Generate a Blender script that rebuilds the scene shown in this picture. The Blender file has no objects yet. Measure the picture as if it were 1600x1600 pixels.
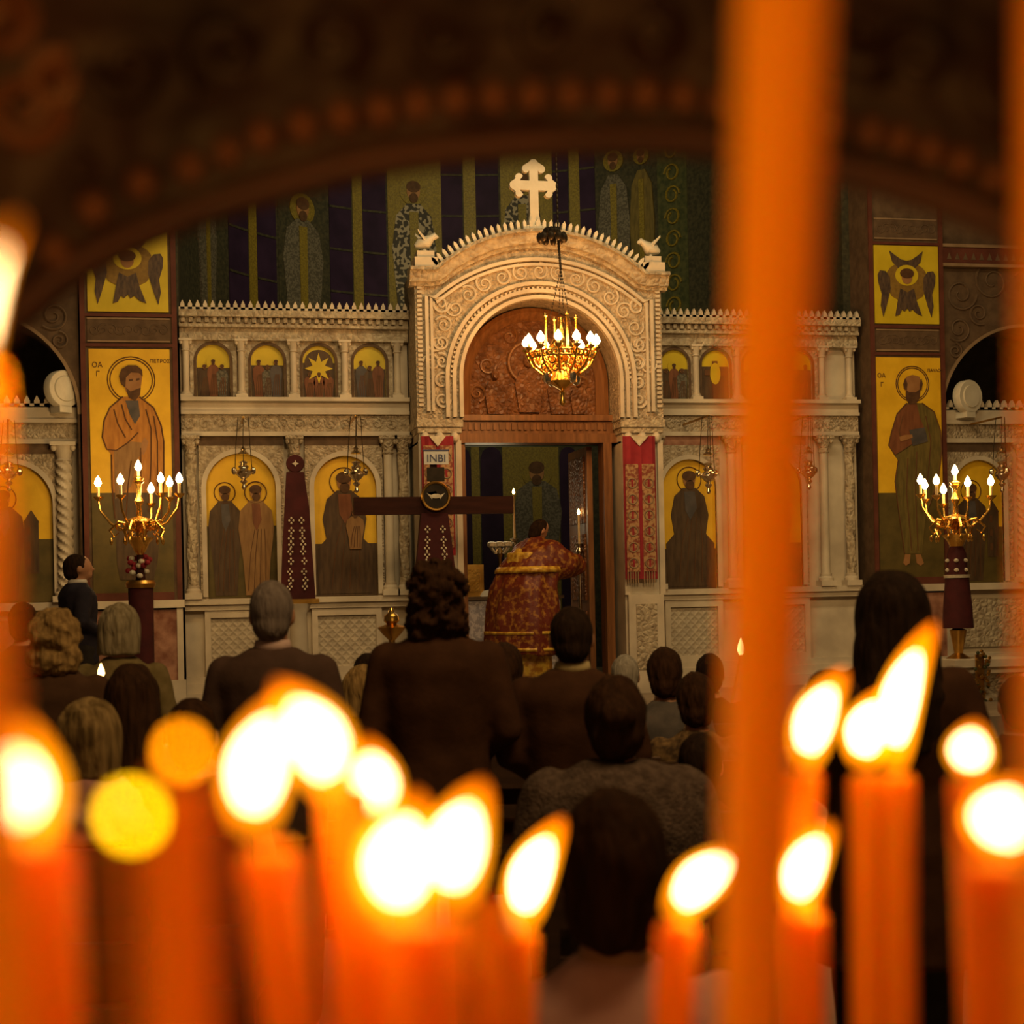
import bpy, bmesh, math, random
from mathutils import Vector, Matrix, noise
random.seed(7)
S = bpy.context.scene
COL = S.collection
PI = math.pi

# ------------------------------------------------------------------ camera, world, lights, exposure
YAW, RHO, F_PX, PY = math.radians(11.5), 0.021, 2400.0, 926.0
CAM = Vector((0, 0, 1.6))
FWD = Vector((math.sin(YAW), math.cos(YAW), 0))
R0, U0 = Vector((math.cos(YAW), -math.sin(YAW), 0)), Vector((0, 0, 1))
RGT = R0 * math.cos(RHO) - U0 * math.sin(RHO)
UPV = R0 * math.sin(RHO) + U0 * math.cos(RHO)
cam_d = bpy.data.cameras.new('camera')
cam = bpy.data.objects.new('camera', cam_d)
COL.objects.link(cam)
mw = Matrix((RGT, UPV, -FWD)).transposed().to_4x4()
mw.translation = CAM
cam.matrix_world = mw
cam_d.sensor_width = 36
cam_d.lens = 36 * F_PX / 1600
cam_d.shift_y = (PY - 800) / 1600
cam_d.clip_start = 0.02
cam_d.clip_end = 100
cam_d.dof.use_dof = True
cam_d.dof.focus_distance = 15.5
cam_d.dof.aperture_fstop = 4.0
S.camera = cam

W_ = bpy.data.worlds.new('world')
S.world = W_
W_.use_nodes = True
W_.node_tree.nodes['Background'].inputs['Color'].default_value = (1.0, 0.62, 0.30, 1)
W_.node_tree.nodes['Background'].inputs['Strength'].default_value = 0.035


def lamp(name, kind, loc, energy, color, size=1.0, aim=None, size_y=None, spread=None):
    d = bpy.data.lights.new(name, kind)
    d.energy = energy
    d.color = color
    if kind == 'AREA':
        d.size = size
        if size_y:
            d.shape = 'RECTANGLE'
            d.size_y = size_y
        if spread:
            d.spread = math.radians(spread)
    elif kind == 'SPOT':
        d.shadow_soft_size = size
        d.spot_size = math.radians(spread or 40)
        d.spot_blend = 0.8
    else:
        d.shadow_soft_size = size
    o = bpy.data.objects.new(name, d)
    COL.objects.link(o)
    o.location = loc
    if aim:
        o.rotation_euler = (Vector(aim) - Vector(loc)).to_track_quat('-Z', 'Y').to_euler()
    return o


lamp('nave_chandelier_light', 'AREA', (2.2, 2.0, 7.5), 365, (1.0, 0.64, 0.27), 2.5, (3.6, 16.0, 2.2), 2.5)
lamp('added_front_fill_light', 'POINT', (-0.25, -0.75, 1.75), 42, (1.0, 0.40, 0.07), 0.25)  # unseen warm fill added behind the camera to light the candle fronts
lamp('screen_flood_light', 'AREA', (3.6, 11.0, 8.2), 188, (1.0, 0.74, 0.36), 5.0, (3.6, 16.4, 3.4), 1.0)
lamp('apse_light', 'AREA', (3.6, 18.2, 7.6), 32, (1.0, 0.85, 0.42), 2.0, (3.6, 22.0, 4.0))
lamp('altar_light', 'POINT', (3.3, 17.75, 2.5), 13, (1.0, 0.78, 0.45), 0.3)
S.view_settings.view_transform = 'Standard'
S.view_settings.look = 'None'
S.view_settings.exposure = 0.0
S.view_settings.gamma = 1.0
S.view_settings.use_curve_mapping = False
S.cycles.use_denoising = True
S.cycles.max_bounces = 6
S.cycles.diffuse_bounces = 3
S.cycles.glossy_bounces = 3
S.cycles.transmission_bounces = 4
S.cycles.sample_clamp_indirect = 4.0
S.cycles.caustics_reflective = False
S.cycles.caustics_refractive = False


# ------------------------------------------------------------------ pixel measurements to metres
def ray(x, y):
    return FWD + RGT * ((x - 800) / F_PX) - UPV * ((y - PY) / F_PX)


def P(x, y, z):                      # point at camera depth z
    return CAM + ray(x, y) * z


def W(x, y, Y):                      # point on the plane Y = const
    d = ray(x, y)
    return CAM + d * (Y / d.y)


def XZ(x, y, Y):
    p = W(x, y, Y)
    return (p.x, p.z)


def scale_at(z):
    return z / F_PX


# ------------------------------------------------------------------ materials
def M(name, c1, c2=None, scale=6.0, rough=0.6, metal=0.0, bump=0.0, bscale=30.0, btype='noise', stretch=(1, 1, 1),
      dist=0.01, detail=3.0, spec=0.4, sheen=0.0, ramp=(0.35, 0.65)):
    m = bpy.data.materials.new(name)
    m.use_nodes = True
    nt = m.node_tree
    b = nt.nodes['Principled BSDF']
    b.inputs['Roughness'].default_value = rough
    b.inputs['Metallic'].default_value = metal
    b.inputs['Specular IOR Level'].default_value = spec
    tc = nt.nodes.new('ShaderNodeTexCoord')
    mp = nt.nodes.new('ShaderNodeMapping')
    mp.inputs['Scale'].default_value = stretch
    if btype == 'lattice':
        mp.inputs['Rotation'].default_value = (0, math.radians(45), 0)
    nt.links.new(tc.outputs['Object'], mp.inputs['Vector'])
    n = nt.nodes.new('ShaderNodeTexNoise')
    n.inputs['Scale'].default_value = scale
    n.inputs['Detail'].default_value = detail
    nt.links.new(mp.outputs['Vector'], n.inputs['Vector'])
    r = nt.nodes.new('ShaderNodeValToRGB')
    c2 = c2 or tuple(min(1, v * 1.25) for v in c1)
    r.color_ramp.elements[0].position, r.color_ramp.elements[1].position = ramp
    r.color_ramp.elements[0].color = (*c1, 1)
    r.color_ramp.elements[1].color = (*c2, 1)
    nt.links.new(n.outputs['Fac'], r.inputs['Fac'])
    nt.links.new(r.outputs['Color'], b.inputs['Base Color'])
    if bump:
        if btype == 'noise':
            t = nt.nodes.new('ShaderNodeTexNoise')
            t.inputs['Scale'].default_value = bscale
            o = t.outputs['Fac']
        elif btype == 'wave':
            t = nt.nodes.new('ShaderNodeTexWave')
            t.inputs['Scale'].default_value = bscale
            t.inputs['Distortion'].default_value = 6.0
            o = t.outputs['Fac']
        elif btype == 'lattice':
            t = nt.nodes.new('ShaderNodeTexVoronoi')
            t.distance = 'CHEBYCHEV'
            t.inputs['Randomness'].default_value = 0.0
            t.inputs['Scale'].default_value = bscale
            o = t.outputs['Distance']
        else:
            t = nt.nodes.new('ShaderNodeTexVoronoi')
            t.feature = 'DISTANCE_TO_EDGE'
            t.inputs['Scale'].default_value = bscale
            o = t.outputs['Distance']
        nt.links.new(mp.outputs['Vector'], t.inputs['Vector'])
        bp = nt.nodes.new('ShaderNodeBump')
        bp.inputs['Strength'].default_value = bump
        bp.inputs['Distance'].default_value = dist
        nt.links.new(o, bp.inputs['Height'])
        nt.links.new(bp.outputs['Normal'], b.inputs['Normal'])
    return m


def EM(name, color, strength):
    m = bpy.data.materials.new(name)
    m.use_nodes = True
    nt = m.node_tree
    nt.nodes.clear()
    e = nt.nodes.new('ShaderNodeEmission')
    e.inputs['Color'].default_value = (*color, 1)
    e.inputs['Strength'].default_value = strength
    o = nt.nodes.new('ShaderNodeOutputMaterial')
    nt.links.new(e.outputs[0], o.inputs[0])
    return m


def mantle_material():
    """thin glowing veil of a flame: adds its light to what lies behind it"""
    m = bpy.data.materials.new('flame_mantle')
    m.use_nodes = True
    nt = m.node_tree
    nt.nodes.clear()
    at = nt.nodes.new('ShaderNodeAttribute')
    at.attribute_name = 'along'
    r = nt.nodes.new('ShaderNodeValToRGB')
    els = r.color_ramp.elements
    els[0].position, els[0].color = 0.0, (0.55, 0.11, 0.0, 1)
    els[1].position, els[1].color = 1.0, (0.65, 0.10, 0.0, 1)
    for p, c in ((0.2, (1.0, 0.27, 0.001)), (0.6, (1.0, 0.29, 0.001)), (0.85, (0.95, 0.19, 0.0))):
        e = els.new(p)
        e.color = (*c, 1)
    nt.links.new(at.outputs['Fac'], r.inputs['Fac'])
    e = nt.nodes.new('ShaderNodeEmission')
    e.inputs['Strength'].default_value = 1.5
    nt.links.new(r.outputs['Color'], e.inputs['Color'])
    t = nt.nodes.new('ShaderNodeBsdfTransparent')
    a = nt.nodes.new('ShaderNodeAddShader')
    nt.links.new(e.outputs[0], a.inputs[0])
    nt.links.new(t.outputs[0], a.inputs[1])
    o = nt.nodes.new('ShaderNodeOutputMaterial')
    nt.links.new(a.outputs[0], o.inputs[0])
    m.cycles.emission_sampling = 'NONE'
    return m


def wax_material(name, col, rad, amount=0.75):
    m = bpy.data.materials.new(name)
    m.use_nodes = True
    nt = m.node_tree
    b = nt.nodes['Principled BSDF']
    b.inputs['Base Color'].default_value = (*col, 1)
    b.inputs['Roughness'].default_value = 0.6
    b.inputs['Specular IOR Level'].default_value = 0.08
    b.inputs['Subsurface Weight'].default_value = amount
    b.inputs['Subsurface Radius'].default_value = rad
    b.inputs['Subsurface Scale'].default_value = 1.0
    t = nt.nodes.new('ShaderNodeBsdfTranslucent')
    t.inputs['Color'].default_value = (*col, 1)
    mx = nt.nodes.new('ShaderNodeMixShader')
    mx.inputs['Fac'].default_value = 0.35
    nt.links.new(b.outputs[0], mx.inputs[1])
    nt.links.new(t.outputs[0], mx.inputs[2])
    nt.links.new(mx.outputs[0], nt.nodes['Material Output'].inputs['Surface'])
    n = nt.nodes.new('ShaderNodeTexNoise')
    n.inputs['Scale'].default_value = 60
    bp = nt.nodes.new('ShaderNodeBump')
    bp.inputs['Strength'].default_value = 0.15
    bp.inputs['Distance'].default_value = 0.002
    nt.links.new(n.outputs['Fac'], bp.inputs['Height'])
    nt.links.new(bp.outputs['Normal'], b.inputs['Normal'])
    return m


MARBLE = M('cream_marble', (0.50, 0.43, 0.34), (0.66, 0.58, 0.46), 3, 0.5, bump=0.15, bscale=25)
CARVED = M('carved_marble', (0.34, 0.27, 0.19), (0.56, 0.48, 0.35), 14, 0.6, bump=1.0, bscale=17, btype='edge', dist=0.03)
CARVED2 = M('vine_carved_marble', (0.33, 0.26, 0.18), (0.54, 0.45, 0.33), 18, 0.6, bump=1.0, bscale=24, btype='edge', dist=0.03)
LATTICE = M('lattice_marble', (0.42, 0.36, 0.28), (0.56, 0.49, 0.38), 8, 0.6, bump=0.8, bscale=15, btype='lattice', dist=0.03)
REDMARBLE = M('red_marble', (0.20, 0.075, 0.045), (0.42, 0.22, 0.15), 7, 0.4, bump=0.3, bscale=20, detail=6)
DARKSTONE = M('dark_stone', (0.10, 0.075, 0.05), (0.16, 0.12, 0.08), 5, 0.8)
GOLDLEAF = M('gold_leaf_ground', (0.72, 0.42, 0.012), (0.86, 0.53, 0.022), 4, 0.5, 0.0, bump=0.08, bscale=60)
GOLDGREEN = M('olive_gold_ground', (0.56, 0.42, 0.012), (0.68, 0.52, 0.022), 4, 0.5, 0.0)
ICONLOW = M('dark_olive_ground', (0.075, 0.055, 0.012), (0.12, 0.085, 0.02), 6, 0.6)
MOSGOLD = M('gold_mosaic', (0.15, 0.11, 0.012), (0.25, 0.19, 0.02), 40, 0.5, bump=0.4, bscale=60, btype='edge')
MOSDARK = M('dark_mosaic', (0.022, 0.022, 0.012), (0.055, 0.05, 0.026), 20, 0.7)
MOSGREEN = M('green_mosaic', (0.03, 0.04, 0.014), (0.075, 0.08, 0.028), 14, 0.6)
GLASS = M('dark_night_glass', (0.022, 0.012, 0.034), (0.034, 0.018, 0.05), 3, 0.6, spec=0.1)
BROWNPAINT = M('brown_painted_plaster', (0.085, 0.05, 0.028), (0.13, 0.08, 0.045), 10, 0.8)
MAROONTRIM = M('maroon_painted_border', (0.09, 0.022, 0.012), (0.13, 0.035, 0.02), 6, 0.7)
TANLINE = M('tan_painted_line', (0.24, 0.16, 0.09), (0.3, 0.2, 0.12), 10, 0.7)
ORNLINE = M('painted_scroll', (0.11, 0.068, 0.04), (0.14, 0.09, 0.055), 10, 0.8)
WOOD = M('carved_walnut', (0.11, 0.04, 0.013), (0.22, 0.085, 0.028), 9, 0.45, bump=1.0, bscale=20, btype='edge', dist=0.03)
WOODP = M('polished_wood', (0.15, 0.058, 0.018), (0.25, 0.105, 0.035), 4, 0.4, stretch=(6, 6, 0.6), bump=0.1, bscale=20)
DARKWOOD = M('dark_maroon_wood', (0.032, 0.009, 0.006), (0.05, 0.014, 0.009), 6, 0.7, spec=.15, stretch=(0.5, 4, 4))
MAROON = M('maroon_velvet', (0.045, 0.005, 0.007), (0.075, 0.009, 0.011), 6, 0.85, bump=0.3, bscale=14)
CRIMSON = M('crimson_cloth', (0.23, 0.012, 0.022), (0.32, 0.022, 0.035), 7, 0.8, bump=0.3, bscale=18)
EMBROID = M('gold_red_embroidery', (0.22, 0.055, 0.03), (0.42, 0.25, 0.12), 26, 0.6, bump=0.5, bscale=40, ramp=(0.42, 0.56))
BROCADE = M('red_gold_brocade', (0.12, 0.014, 0.004), (0.36, 0.16, 0.02), 19, 0.55, bump=0.5, bscale=30, ramp=(0.50, 0.68), detail=4)
BROCADEG = M('gold_brocade', (0.36, 0.16, 0.015), (0.64, 0.42, 0.05), 18, 0.4, bump=0.4, bscale=24, ramp=(0.4, 0.6))
ALTARCL = M('white_damask', (0.38, 0.34, 0.38), (0.62, 0.56, 0.58), 26, 0.7, ramp=(0.46, 0.56))
GOLD = M('polished_gold', (0.78, 0.44, 0.09), (0.95, 0.60, 0.16), 9, 0.25, 1.0, bump=0.2, bscale=40)
BRASS = M('aged_brass', (0.45, 0.24, 0.05), (0.62, 0.36, 0.09), 9, 0.32, 1.0)
SILVER = M('silver_lamp_metal', (0.65, 0.55, 0.40), (0.85, 0.74, 0.56), 20, 0.22, 1.0)
IRON = M('blackened_iron', (0.02, 0.014, 0.009), (0.035, 0.024, 0.015), 9, 0.5, 0.6)
HOODM = M('dark_embossed_bronze', (0.009, 0.0018, 0.0005), (0.020, 0.0042, 0.001), 10, 0.6, 0.1, bump=1.0, bscale=14, btype='noise', dist=0.02)
RIMM = M('glow_toned_rim_bronze', (0.035, 0.011, 0.003), (0.055, 0.018, 0.005), 10, 0.5, 0.15)  # plate bronze made lighter: the flames' glow along the edge is in the colour
BEADM = M('bronze_bead_metal', (0.085, 0.030, 0.008), (0.12, 0.043, 0.012), 10, 0.55, 0.1)
SAND = M('candle_sand', (0.35, 0.25, 0.14), (0.45, 0.33, 0.2), 60, 0.9)
PEARL = M('pearl_embroidery', (0.55, 0.48, 0.36), (0.7, 0.62, 0.48), 20, 0.5)
WHITE = M('white_marble_ornament', (0.62, 0.57, 0.47), (0.72, 0.67, 0.56), 6, 0.5, bump=0.2, bscale=20)
WHITEENAMEL = M('white_enamel', (0.62, 0.6, 0.58), (0.7, 0.68, 0.64), 6, 0.4)
BLUEINK = M('blue_lettering', (0.05, 0.06, 0.14), (0.06, 0.07, 0.16), 6, 0.5)
INK = M('dark_paint_line', (0.10, 0.04, 0.014), (0.13, 0.055, 0.02), 6, 0.7)
SKINP = M('painted_skin', (0.30, 0.14, 0.05), (0.36, 0.18, 0.07), 12, 0.6)
HAIRP = M('painted_brown_hair', (0.07, 0.03, 0.012), (0.11, 0.05, 0.02), 20, 0.7)
ROBE_OCHRE = M('painted_ochre_robe', (0.36, 0.14, 0.02), (0.50, 0.22, 0.035), 9, 0.6, stretch=(3, 1, 0.6))
ROBE_RUST = M('painted_rust_robe', (0.15, 0.05, 0.02), (0.22, 0.08, 0.032), 9, 0.6, stretch=(3, 1, 0.6))
ROBE_GREEN = M('painted_olive_robe', (0.10, 0.075, 0.018), (0.17, 0.125, 0.03), 9, 0.6, stretch=(3, 1, 0.6))
ROBE_BLUE = M('painted_slate_tunic', (0.06, 0.055, 0.06), (0.10, 0.085, 0.085), 9, 0.6)
ROBE_DARK = M('painted_umber_robe', (0.055, 0.030, 0.015), (0.095, 0.055, 0.026), 9, 0.6, stretch=(3, 1, 0.6))
ROBE_TAN = M('painted_tan_robe', (0.22, 0.115, 0.04), (0.30, 0.165, 0.06), 9, 0.6, stretch=(3, 1, 0.6))
ROBE_GREY = M('painted_grey_robe', (0.07, 0.062, 0.045), (0.14, 0.125, 0.095), 40, 0.6, ramp=(0.45, 0.55))
CHECK = M('checkered_vestment', (0.025, 0.02, 0.014), (0.33, 0.28, 0.2), 21, 0.6, ramp=(0.50, 0.53), detail=0.0)
SERAPH1 = M('seraph_wing_paint', (0.055, 0.035, 0.03), (0.12, 0.075, 0.045), 24, 0.6, stretch=(2, 1, 0.6))
SERAPH2 = M('seraph_ochre_wing_paint', (0.20, 0.115, 0.02), (0.27, 0.16, 0.03), 24, 0.6)
FLOORM = M('church_marble_floor', (0.20, 0.15, 0.11), (0.28, 0.22, 0.16), 3, 0.35)
SKIN = M('skin', (0.42, 0.20, 0.11), (0.48, 0.24, 0.13), 8, 0.55)
FLAME = mantle_material()
CORE = EM('flame_core', (1.0, 0.62, 0.26), 13)
BULB = EM('bulb_glow', (1.0, 0.66, 0.26), 34)
SMALLFLAME = EM('small_flame_glow', (1.0, 0.60, 0.18), 14)
EMBER = EM('ember_glow', (1.0, 0.42, 0.06), 2.2)
WAX = wax_material('orange_beeswax', (0.97, 0.29, 0.003), (0.020, 0.006, 0.0015))
WAXTALL = wax_material('honey_beeswax', (0.98, 0.40, 0.008), (0.020, 0.008, 0.002))
WAXPALE = M('pale_candle_wax', (0.62, 0.42, 0.2), (0.7, 0.5, 0.26), 9, 0.5)


# ------------------------------------------------------------------ mesh builder
ORG = {}


class G:
    def __init__(self):
        self.v, self.f, self.m, self.a = [], [], [], None

    def add(self, vs, fs, mi=0):
        n = len(self.v)
        self.v += [Vector(p) for p in vs]
        self.f += [[i + n for i in q] for q in fs]
        self.m += [mi] * len(fs)
        return self

    def box(self, x0, x1, y0, y1, z0, z1, mi=0):
        vs = [(x, y, z) for z in (z0, z1) for y in (y0, y1) for x in (x0, x1)]
        return self.add(vs, [(0, 2, 3, 1), (4, 5, 7, 6), (0, 1, 5, 4), (2, 6, 7, 3), (0, 4, 6, 2), (1, 3, 7, 5)], mi)

    def prism(self, poly, y0, y1, mi=0):              # polygon in x,z given a thickness in y
        n = len(poly)
        ar = sum(poly[i][0] * poly[(i + 1) % n][1] - poly[(i + 1) % n][0] * poly[i][1] for i in range(n))
        if ar < 0:
            poly = poly[::-1]
        vs = [(x, y0, z) for x, z in poly] + [(x, y1, z) for x, z in poly]
        fs = [list(range(n)), list(range(2 * n - 1, n - 1, -1))]
        fs += [(i, i + n, (i + 1) % n + n, (i + 1) % n) for i in range(n)]
        return self.add(vs, fs, mi)

    def loft(self, rings, mi=0, cap=True):
        n = len(rings[0])
        vs = [p for r in rings for p in r]
        fs = []
        for k in range(len(rings) - 1):
            for i in range(n):
                j = (i + 1) % n
                fs.append((k * n + i, k * n + j, (k + 1) * n + j, (k + 1) * n + i))
        if cap:
            fs.append(list(range(n - 1, -1, -1)))
            fs.append(list(range((len(rings) - 1) * n, len(rings) * n)))
        return self.add(vs, fs, mi)

    def lathe(self, prof, c=(0, 0, 0), seg=14, mi=0, sx=1, sy=1):
        rings = [[(c[0] + r * sx * math.cos(2 * PI * i / seg), c[1] + r * sy * math.sin(2 * PI * i / seg), c[2] + z) for i in range(seg)] for r, z in prof]
        return self.loft(rings, mi)

    def ell(self, c, r, seg=12, rings=8, mi=0):
        rr = []
        for k in range(rings + 1):
            t = PI * (k / rings)
            s = max(math.sin(t), 0.02)
            rr.append([(c[0] + r[0] * s * math.cos(2 * PI * i / seg), c[1] + r[1] * s * math.sin(2 * PI * i / seg), c[2] - r[2] * math.cos(t)) for i in range(seg)])
        return self.loft(rr, mi)

    def tube(self, pts, r, seg=8, mi=0):
        pts = [Vector(p) for p in pts]
        if not hasattr(r, '__len__'):
            r = [r] * len(pts)
        rings = []
        ref = None
        for k, p in enumerate(pts):
            d = (pts[min(k + 1, len(pts) - 1)] - pts[max(k - 1, 0)]).normalized()
            if ref is None:
                ref = d.orthogonal().normalized()
            a = (ref - d * ref.dot(d))
            a = a.normalized() if a.length > 1e-6 else d.orthogonal().normalized()
            ref = a
            b = d.cross(a)
            rings.append([p + (a * math.cos(2 * PI * i / seg) + b * math.sin(2 * PI * i / seg)) * r[k] for i in range(seg)])
        return self.loft(rings, mi)

    def sweep(self, path, prof, mi=0):                # path in x,z ; profile of (offset along path normal, y)
        rings = []
        n = len(path)
        for k in range(n):
            p = Vector(path[k])
            a = Vector(path[max(k - 1, 0)])
            b = Vector(path[min(k + 1, n - 1)])
            t = (b - a).normalized()
            nn = Vector((-t.y, t.x))
            rings.append([(p.x + nn.x * o, y, p.y + nn.y * o) for o, y in prof])
        return self.loft(rings, mi)

    def merge(self, g, mi=0):
        return self.add(g.v, g.f, mi)

    def build(self, name, mats, parent=None, org=None, local=False, angle=38):
        if not isinstance(mats, (list, tuple)):
            mats = [mats]
        o_ = Vector((0, 0, 0))
        if parent is not None:
            o_ = ORG[parent.name]
        elif org is not None:
            o_ = Vector(org)
        if local:
            off = Vector((0, 0, 0))
        else:
            off = o_
        me = bpy.data.meshes.new(name)
        me.from_pydata([p - off for p in self.v], [], self.f)
        for m in mats:
            me.materials.append(m)
        me.polygons.foreach_set('material_index', self.m)
        bm = bmesh.new()
        bm.from_mesh(me)
        bmesh.ops.recalc_face_normals(bm, faces=bm.faces)
        lim = math.radians(angle)
        for f in bm.faces:
            f.smooth = True
        for e in bm.edges:
            if len(e.link_faces) == 2 and e.calc_face_angle(0) > lim:
                e.smooth = False
        bm.to_mesh(me)
        bm.free()
        o = bpy.data.objects.new(name, me)
        COL.objects.link(o)
        if parent is not None:
            o.parent = parent
        elif not local:
            o.location = o_
        ORG[o.name] = o_
        return o


def tag(o, label, cat, group=None):
    o['label'] = label
    o['category'] = cat
    if group:
        o['group'] = group
    return o


def thing(name, label, cat, loc, group=None, rz=0.0):
    o = bpy.data.objects.new(name, None)
    o.empty_display_size = 0.1
    COL.objects.link(o)
    o.location = loc
    o.rotation_euler = (0, 0, rz)
    ORG[o.name] = Vector(loc)
    return tag(o, label, cat, group)


def struct(o):
    o['kind'] = 'structure'
    return o


def copy_tree(o, parent=None):
    c = o.copy()
    COL.objects.link(c)
    if parent is not None:
        c.parent = parent
    for ch in list(o.children):
        copy_tree(ch, c)
    return c


def arc(cx, cz, r, a0, a1, n):
    return [(cx + r * math.cos(math.radians(a0 + (a1 - a0) * i / n)), cz + r * math.sin(math.radians(a0 + (a1 - a0) * i / n))) for i in range(n + 1)]


def arch_poly(x0, x1, z0, zt, n=14):                  # round-headed shape
    r = (x1 - x0) / 2
    return [(x0, z0), (x1, z0)] + arc((x0 + x1) / 2, zt - r, r, 0, 180, n)


def ngon(cx, cz, rx, rz, n=20):
    return [(cx + rx * math.cos(2 * PI * i / n), cz + rz * math.sin(2 * PI * i / n)) for i in range(n)]


def ring_pts(cx, cz, r, n=28):
    return [(cx + r * math.cos(2 * PI * i / n), cz + r * math.sin(2 * PI * i / n)) for i in range(n + 1)]


def spiral(g, cx, cz, r, y, turns=1.25, start=0.0, sgn=1, tr=0.008, mi=0, n=22):
    pts = []
    for i in range(n + 1):
        t = i / n
        a = start + sgn * turns * 2 * PI * t
        rr = r * (1 - 0.82 * t)
        pts.append((cx + rr * math.cos(a), y, cz + rr * math.sin(a)))
    g.tube(pts, [tr * (1 - 0.4 * i / n) for i in range(n + 1)], 5, mi)


def column(g, cx, cy, z0, z1, r, mi=0, twist=0.0, seg=16, nst=28, lobes=4):
    if not twist:
        g.lathe([(r * 1.05, z0), (r, z0 + 0.05), (r * 0.95, z1)], (cx, cy, 0), seg, mi)
        return
    rings = []
    for k in range(nst * 2 + 1):
        t = k / (nst * 2)
        z = z0 + (z1 - z0) * t
        rings.append([(cx + r * (1 + 0.16 * math.cos(lobes * (2 * PI * i / seg + twist * t))) * math.cos(2 * PI * i / seg),
                       cy + r * (1 + 0.16 * math.cos(lobes * (2 * PI * i / seg + twist * t))) * math.sin(2 * PI * i / seg), z) for i in range(seg)])
    g.loft(rings, mi)


def capital(g, cx, cy, z0, h, r, mi=0):
    g.lathe([(r, z0), (r * 1.25, z0 + h * 0.08), (r * 1.02, z0 + h * 0.18), (r * 1.25, z0 + h * 0.5), (r * 1.75, z0 + h * 0.82)], (cx, cy, 0), 14, mi)
    for sx in (-1, 1):
        g.ell((cx + sx * r * 1.35, cy - r * 1.1, z0 + h * 0.72), (r * 0.45, r * 0.45, h * 0.2), 8, 6, mi)
    g.box(cx - r * 1.8, cx + r * 1.8, cy - r * 1.8, cy + r * 1.8, z0 + h * 0.82, z0 + h, mi)


def base_block(g, cx, cy, z0, h, r, mi=0):
    g.box(cx - r * 1.7, cx + r * 1.7, cy - r * 1.7, cy + r * 1.7, z0, z0 + h * 0.45, mi)
    g.lathe([(r * 1.6, z0 + h * 0.45), (r * 1.6, z0 + h * 0.65), (r * 1.2, z0 + h * 0.8), (r * 1.3, z0 + h)], (cx, cy, 0), 14, mi)


def cresting(g, x0, x1, y0, y1, z, h, step, mi=0):
    n = max(1, int(round((x1 - x0) / step)))
    w = (x1 - x0) / n
    g.box(x0, x1, y0, y1, z - 0.01, z + h * 0.25, mi)
    for i in range(n):
        a = x0 + i * w
        g.prism([(a + w * 0.22, z), (a + w * 0.78, z), (a + w * 0.78, z + h * 0.55), (a + w * 0.5, z + h), (a + w * 0.22, z + h * 0.55)], y0, y1, mi)


def text_mesh(g, body, x, z, y, size, mi=0, depth=0.003):
    cu = bpy.data.curves.new('lettering', 'FONT')
    cu.body = body
    cu.size = size
    cu.align_x = 'CENTER'
    cu.extrude = depth
    cu.resolution_u = 3
    o = bpy.data.objects.new('lettering', cu)
    COL.objects.link(o)
    dg = bpy.context.evaluated_depsgraph_get()
    me = bpy.data.meshes.new_from_object(o.evaluated_get(dg))
    g.add([(x + p.co.x, y - p.co.z, z + p.co.y) for p in me.vertices], [list(q.vertices) for q in me.polygons], mi)
    bpy.data.objects.remove(o)
    bpy.data.meshes.remove(me)
    bpy.data.curves.remove(cu)


# ------------------------------------------------------------------ setting
XC = 3.58
SOL = 0.5
YS = 16.4            # face of the icon screens
YP = 16.1            # face of the piers
struct(G().box(-9, 16, -4, 26, -0.1, 0.0).build('floor', FLOORM))
struct(G().box(-6, 14, 11.6, 25.9, 0.0, SOL).build('floor_chancel', FLOORM))
struct(G().box(-6, 14, 11.25, 11.6, 0.0, 0.33).box(-6, 14, 10.9, 11.25, 0.0, 0.17).build('floor_chancel_steps', FLOORM))
struct(G().box(-9, 16, 10, 25.8, 11, 11.3).build('ceiling', DARKSTONE))
struct(G().box(-9, 16, 25.5, 25.8, 0, 12).build('wall_back', DARKSTONE))

# apse: half cylinder
AC, AR = (XC, 18.4), 3.75


def apse_pt(x, y, r=AR):
    d = ray(x, y)
    ox, oy = CAM.x - AC[0], CAM.y - AC[1]
    a = d.x ** 2 + d.y ** 2
    b = 2 * (ox * d.x + oy * d.y)
    c = ox * ox + oy * oy - r * r
    t = (-b + math.sqrt(max(b * b - 4 * a * c, 0))) / (2 * a)
    p = CAM + d * t
    return math.atan2(p.x - AC[0], p.y - AC[1]), p.z


def apse_panel(g, th0, th1, z0, z1, r_out, depth=0.02, arched=False, mi=0, n=6):
    rings = []
    for k in range(n + 1):
        th = th0 + (th1 - th0) * k / n
        zt = z1
        if arched:
            w = abs(th1 - th0) * AR / 2
            s = (k / n) * 2 - 1
            zt = z1 - w + w * math.sqrt(max(0, 1 - s * s))
        q = []
        for rr, zz in ((r_out, z0), (r_out - depth, z0), (r_out - depth, zt), (r_out, zt)):
            q.append((AC[0] + rr * math.sin(th), AC[1] + rr * math.cos(th), zz))
        rings.append(q)
    g.loft(rings, mi)


g = G()
n = 48
apse_panel(g, -PI / 2, PI / 2, SOL - 0.02, 9.5, AR + 0.3, 0.3, n=n)
struct(g.build('wall_apse', MOSDARK))
g = G()
apse_panel(g, -PI / 2, PI / 2, 4.02, 4.30, AR, 0.10, n=n)
struct(g.build('trim_1', MOSGREEN))
struct(G().box(-0.5, -0.15, 16.6, 18.5, SOL, 9).build('wall_chancel_left', MOSDARK))
struct(G().box(7.35, 7.7, 16.6, 18.5, SOL, 9).build('wall_chancel_right', MOSDARK))

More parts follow.
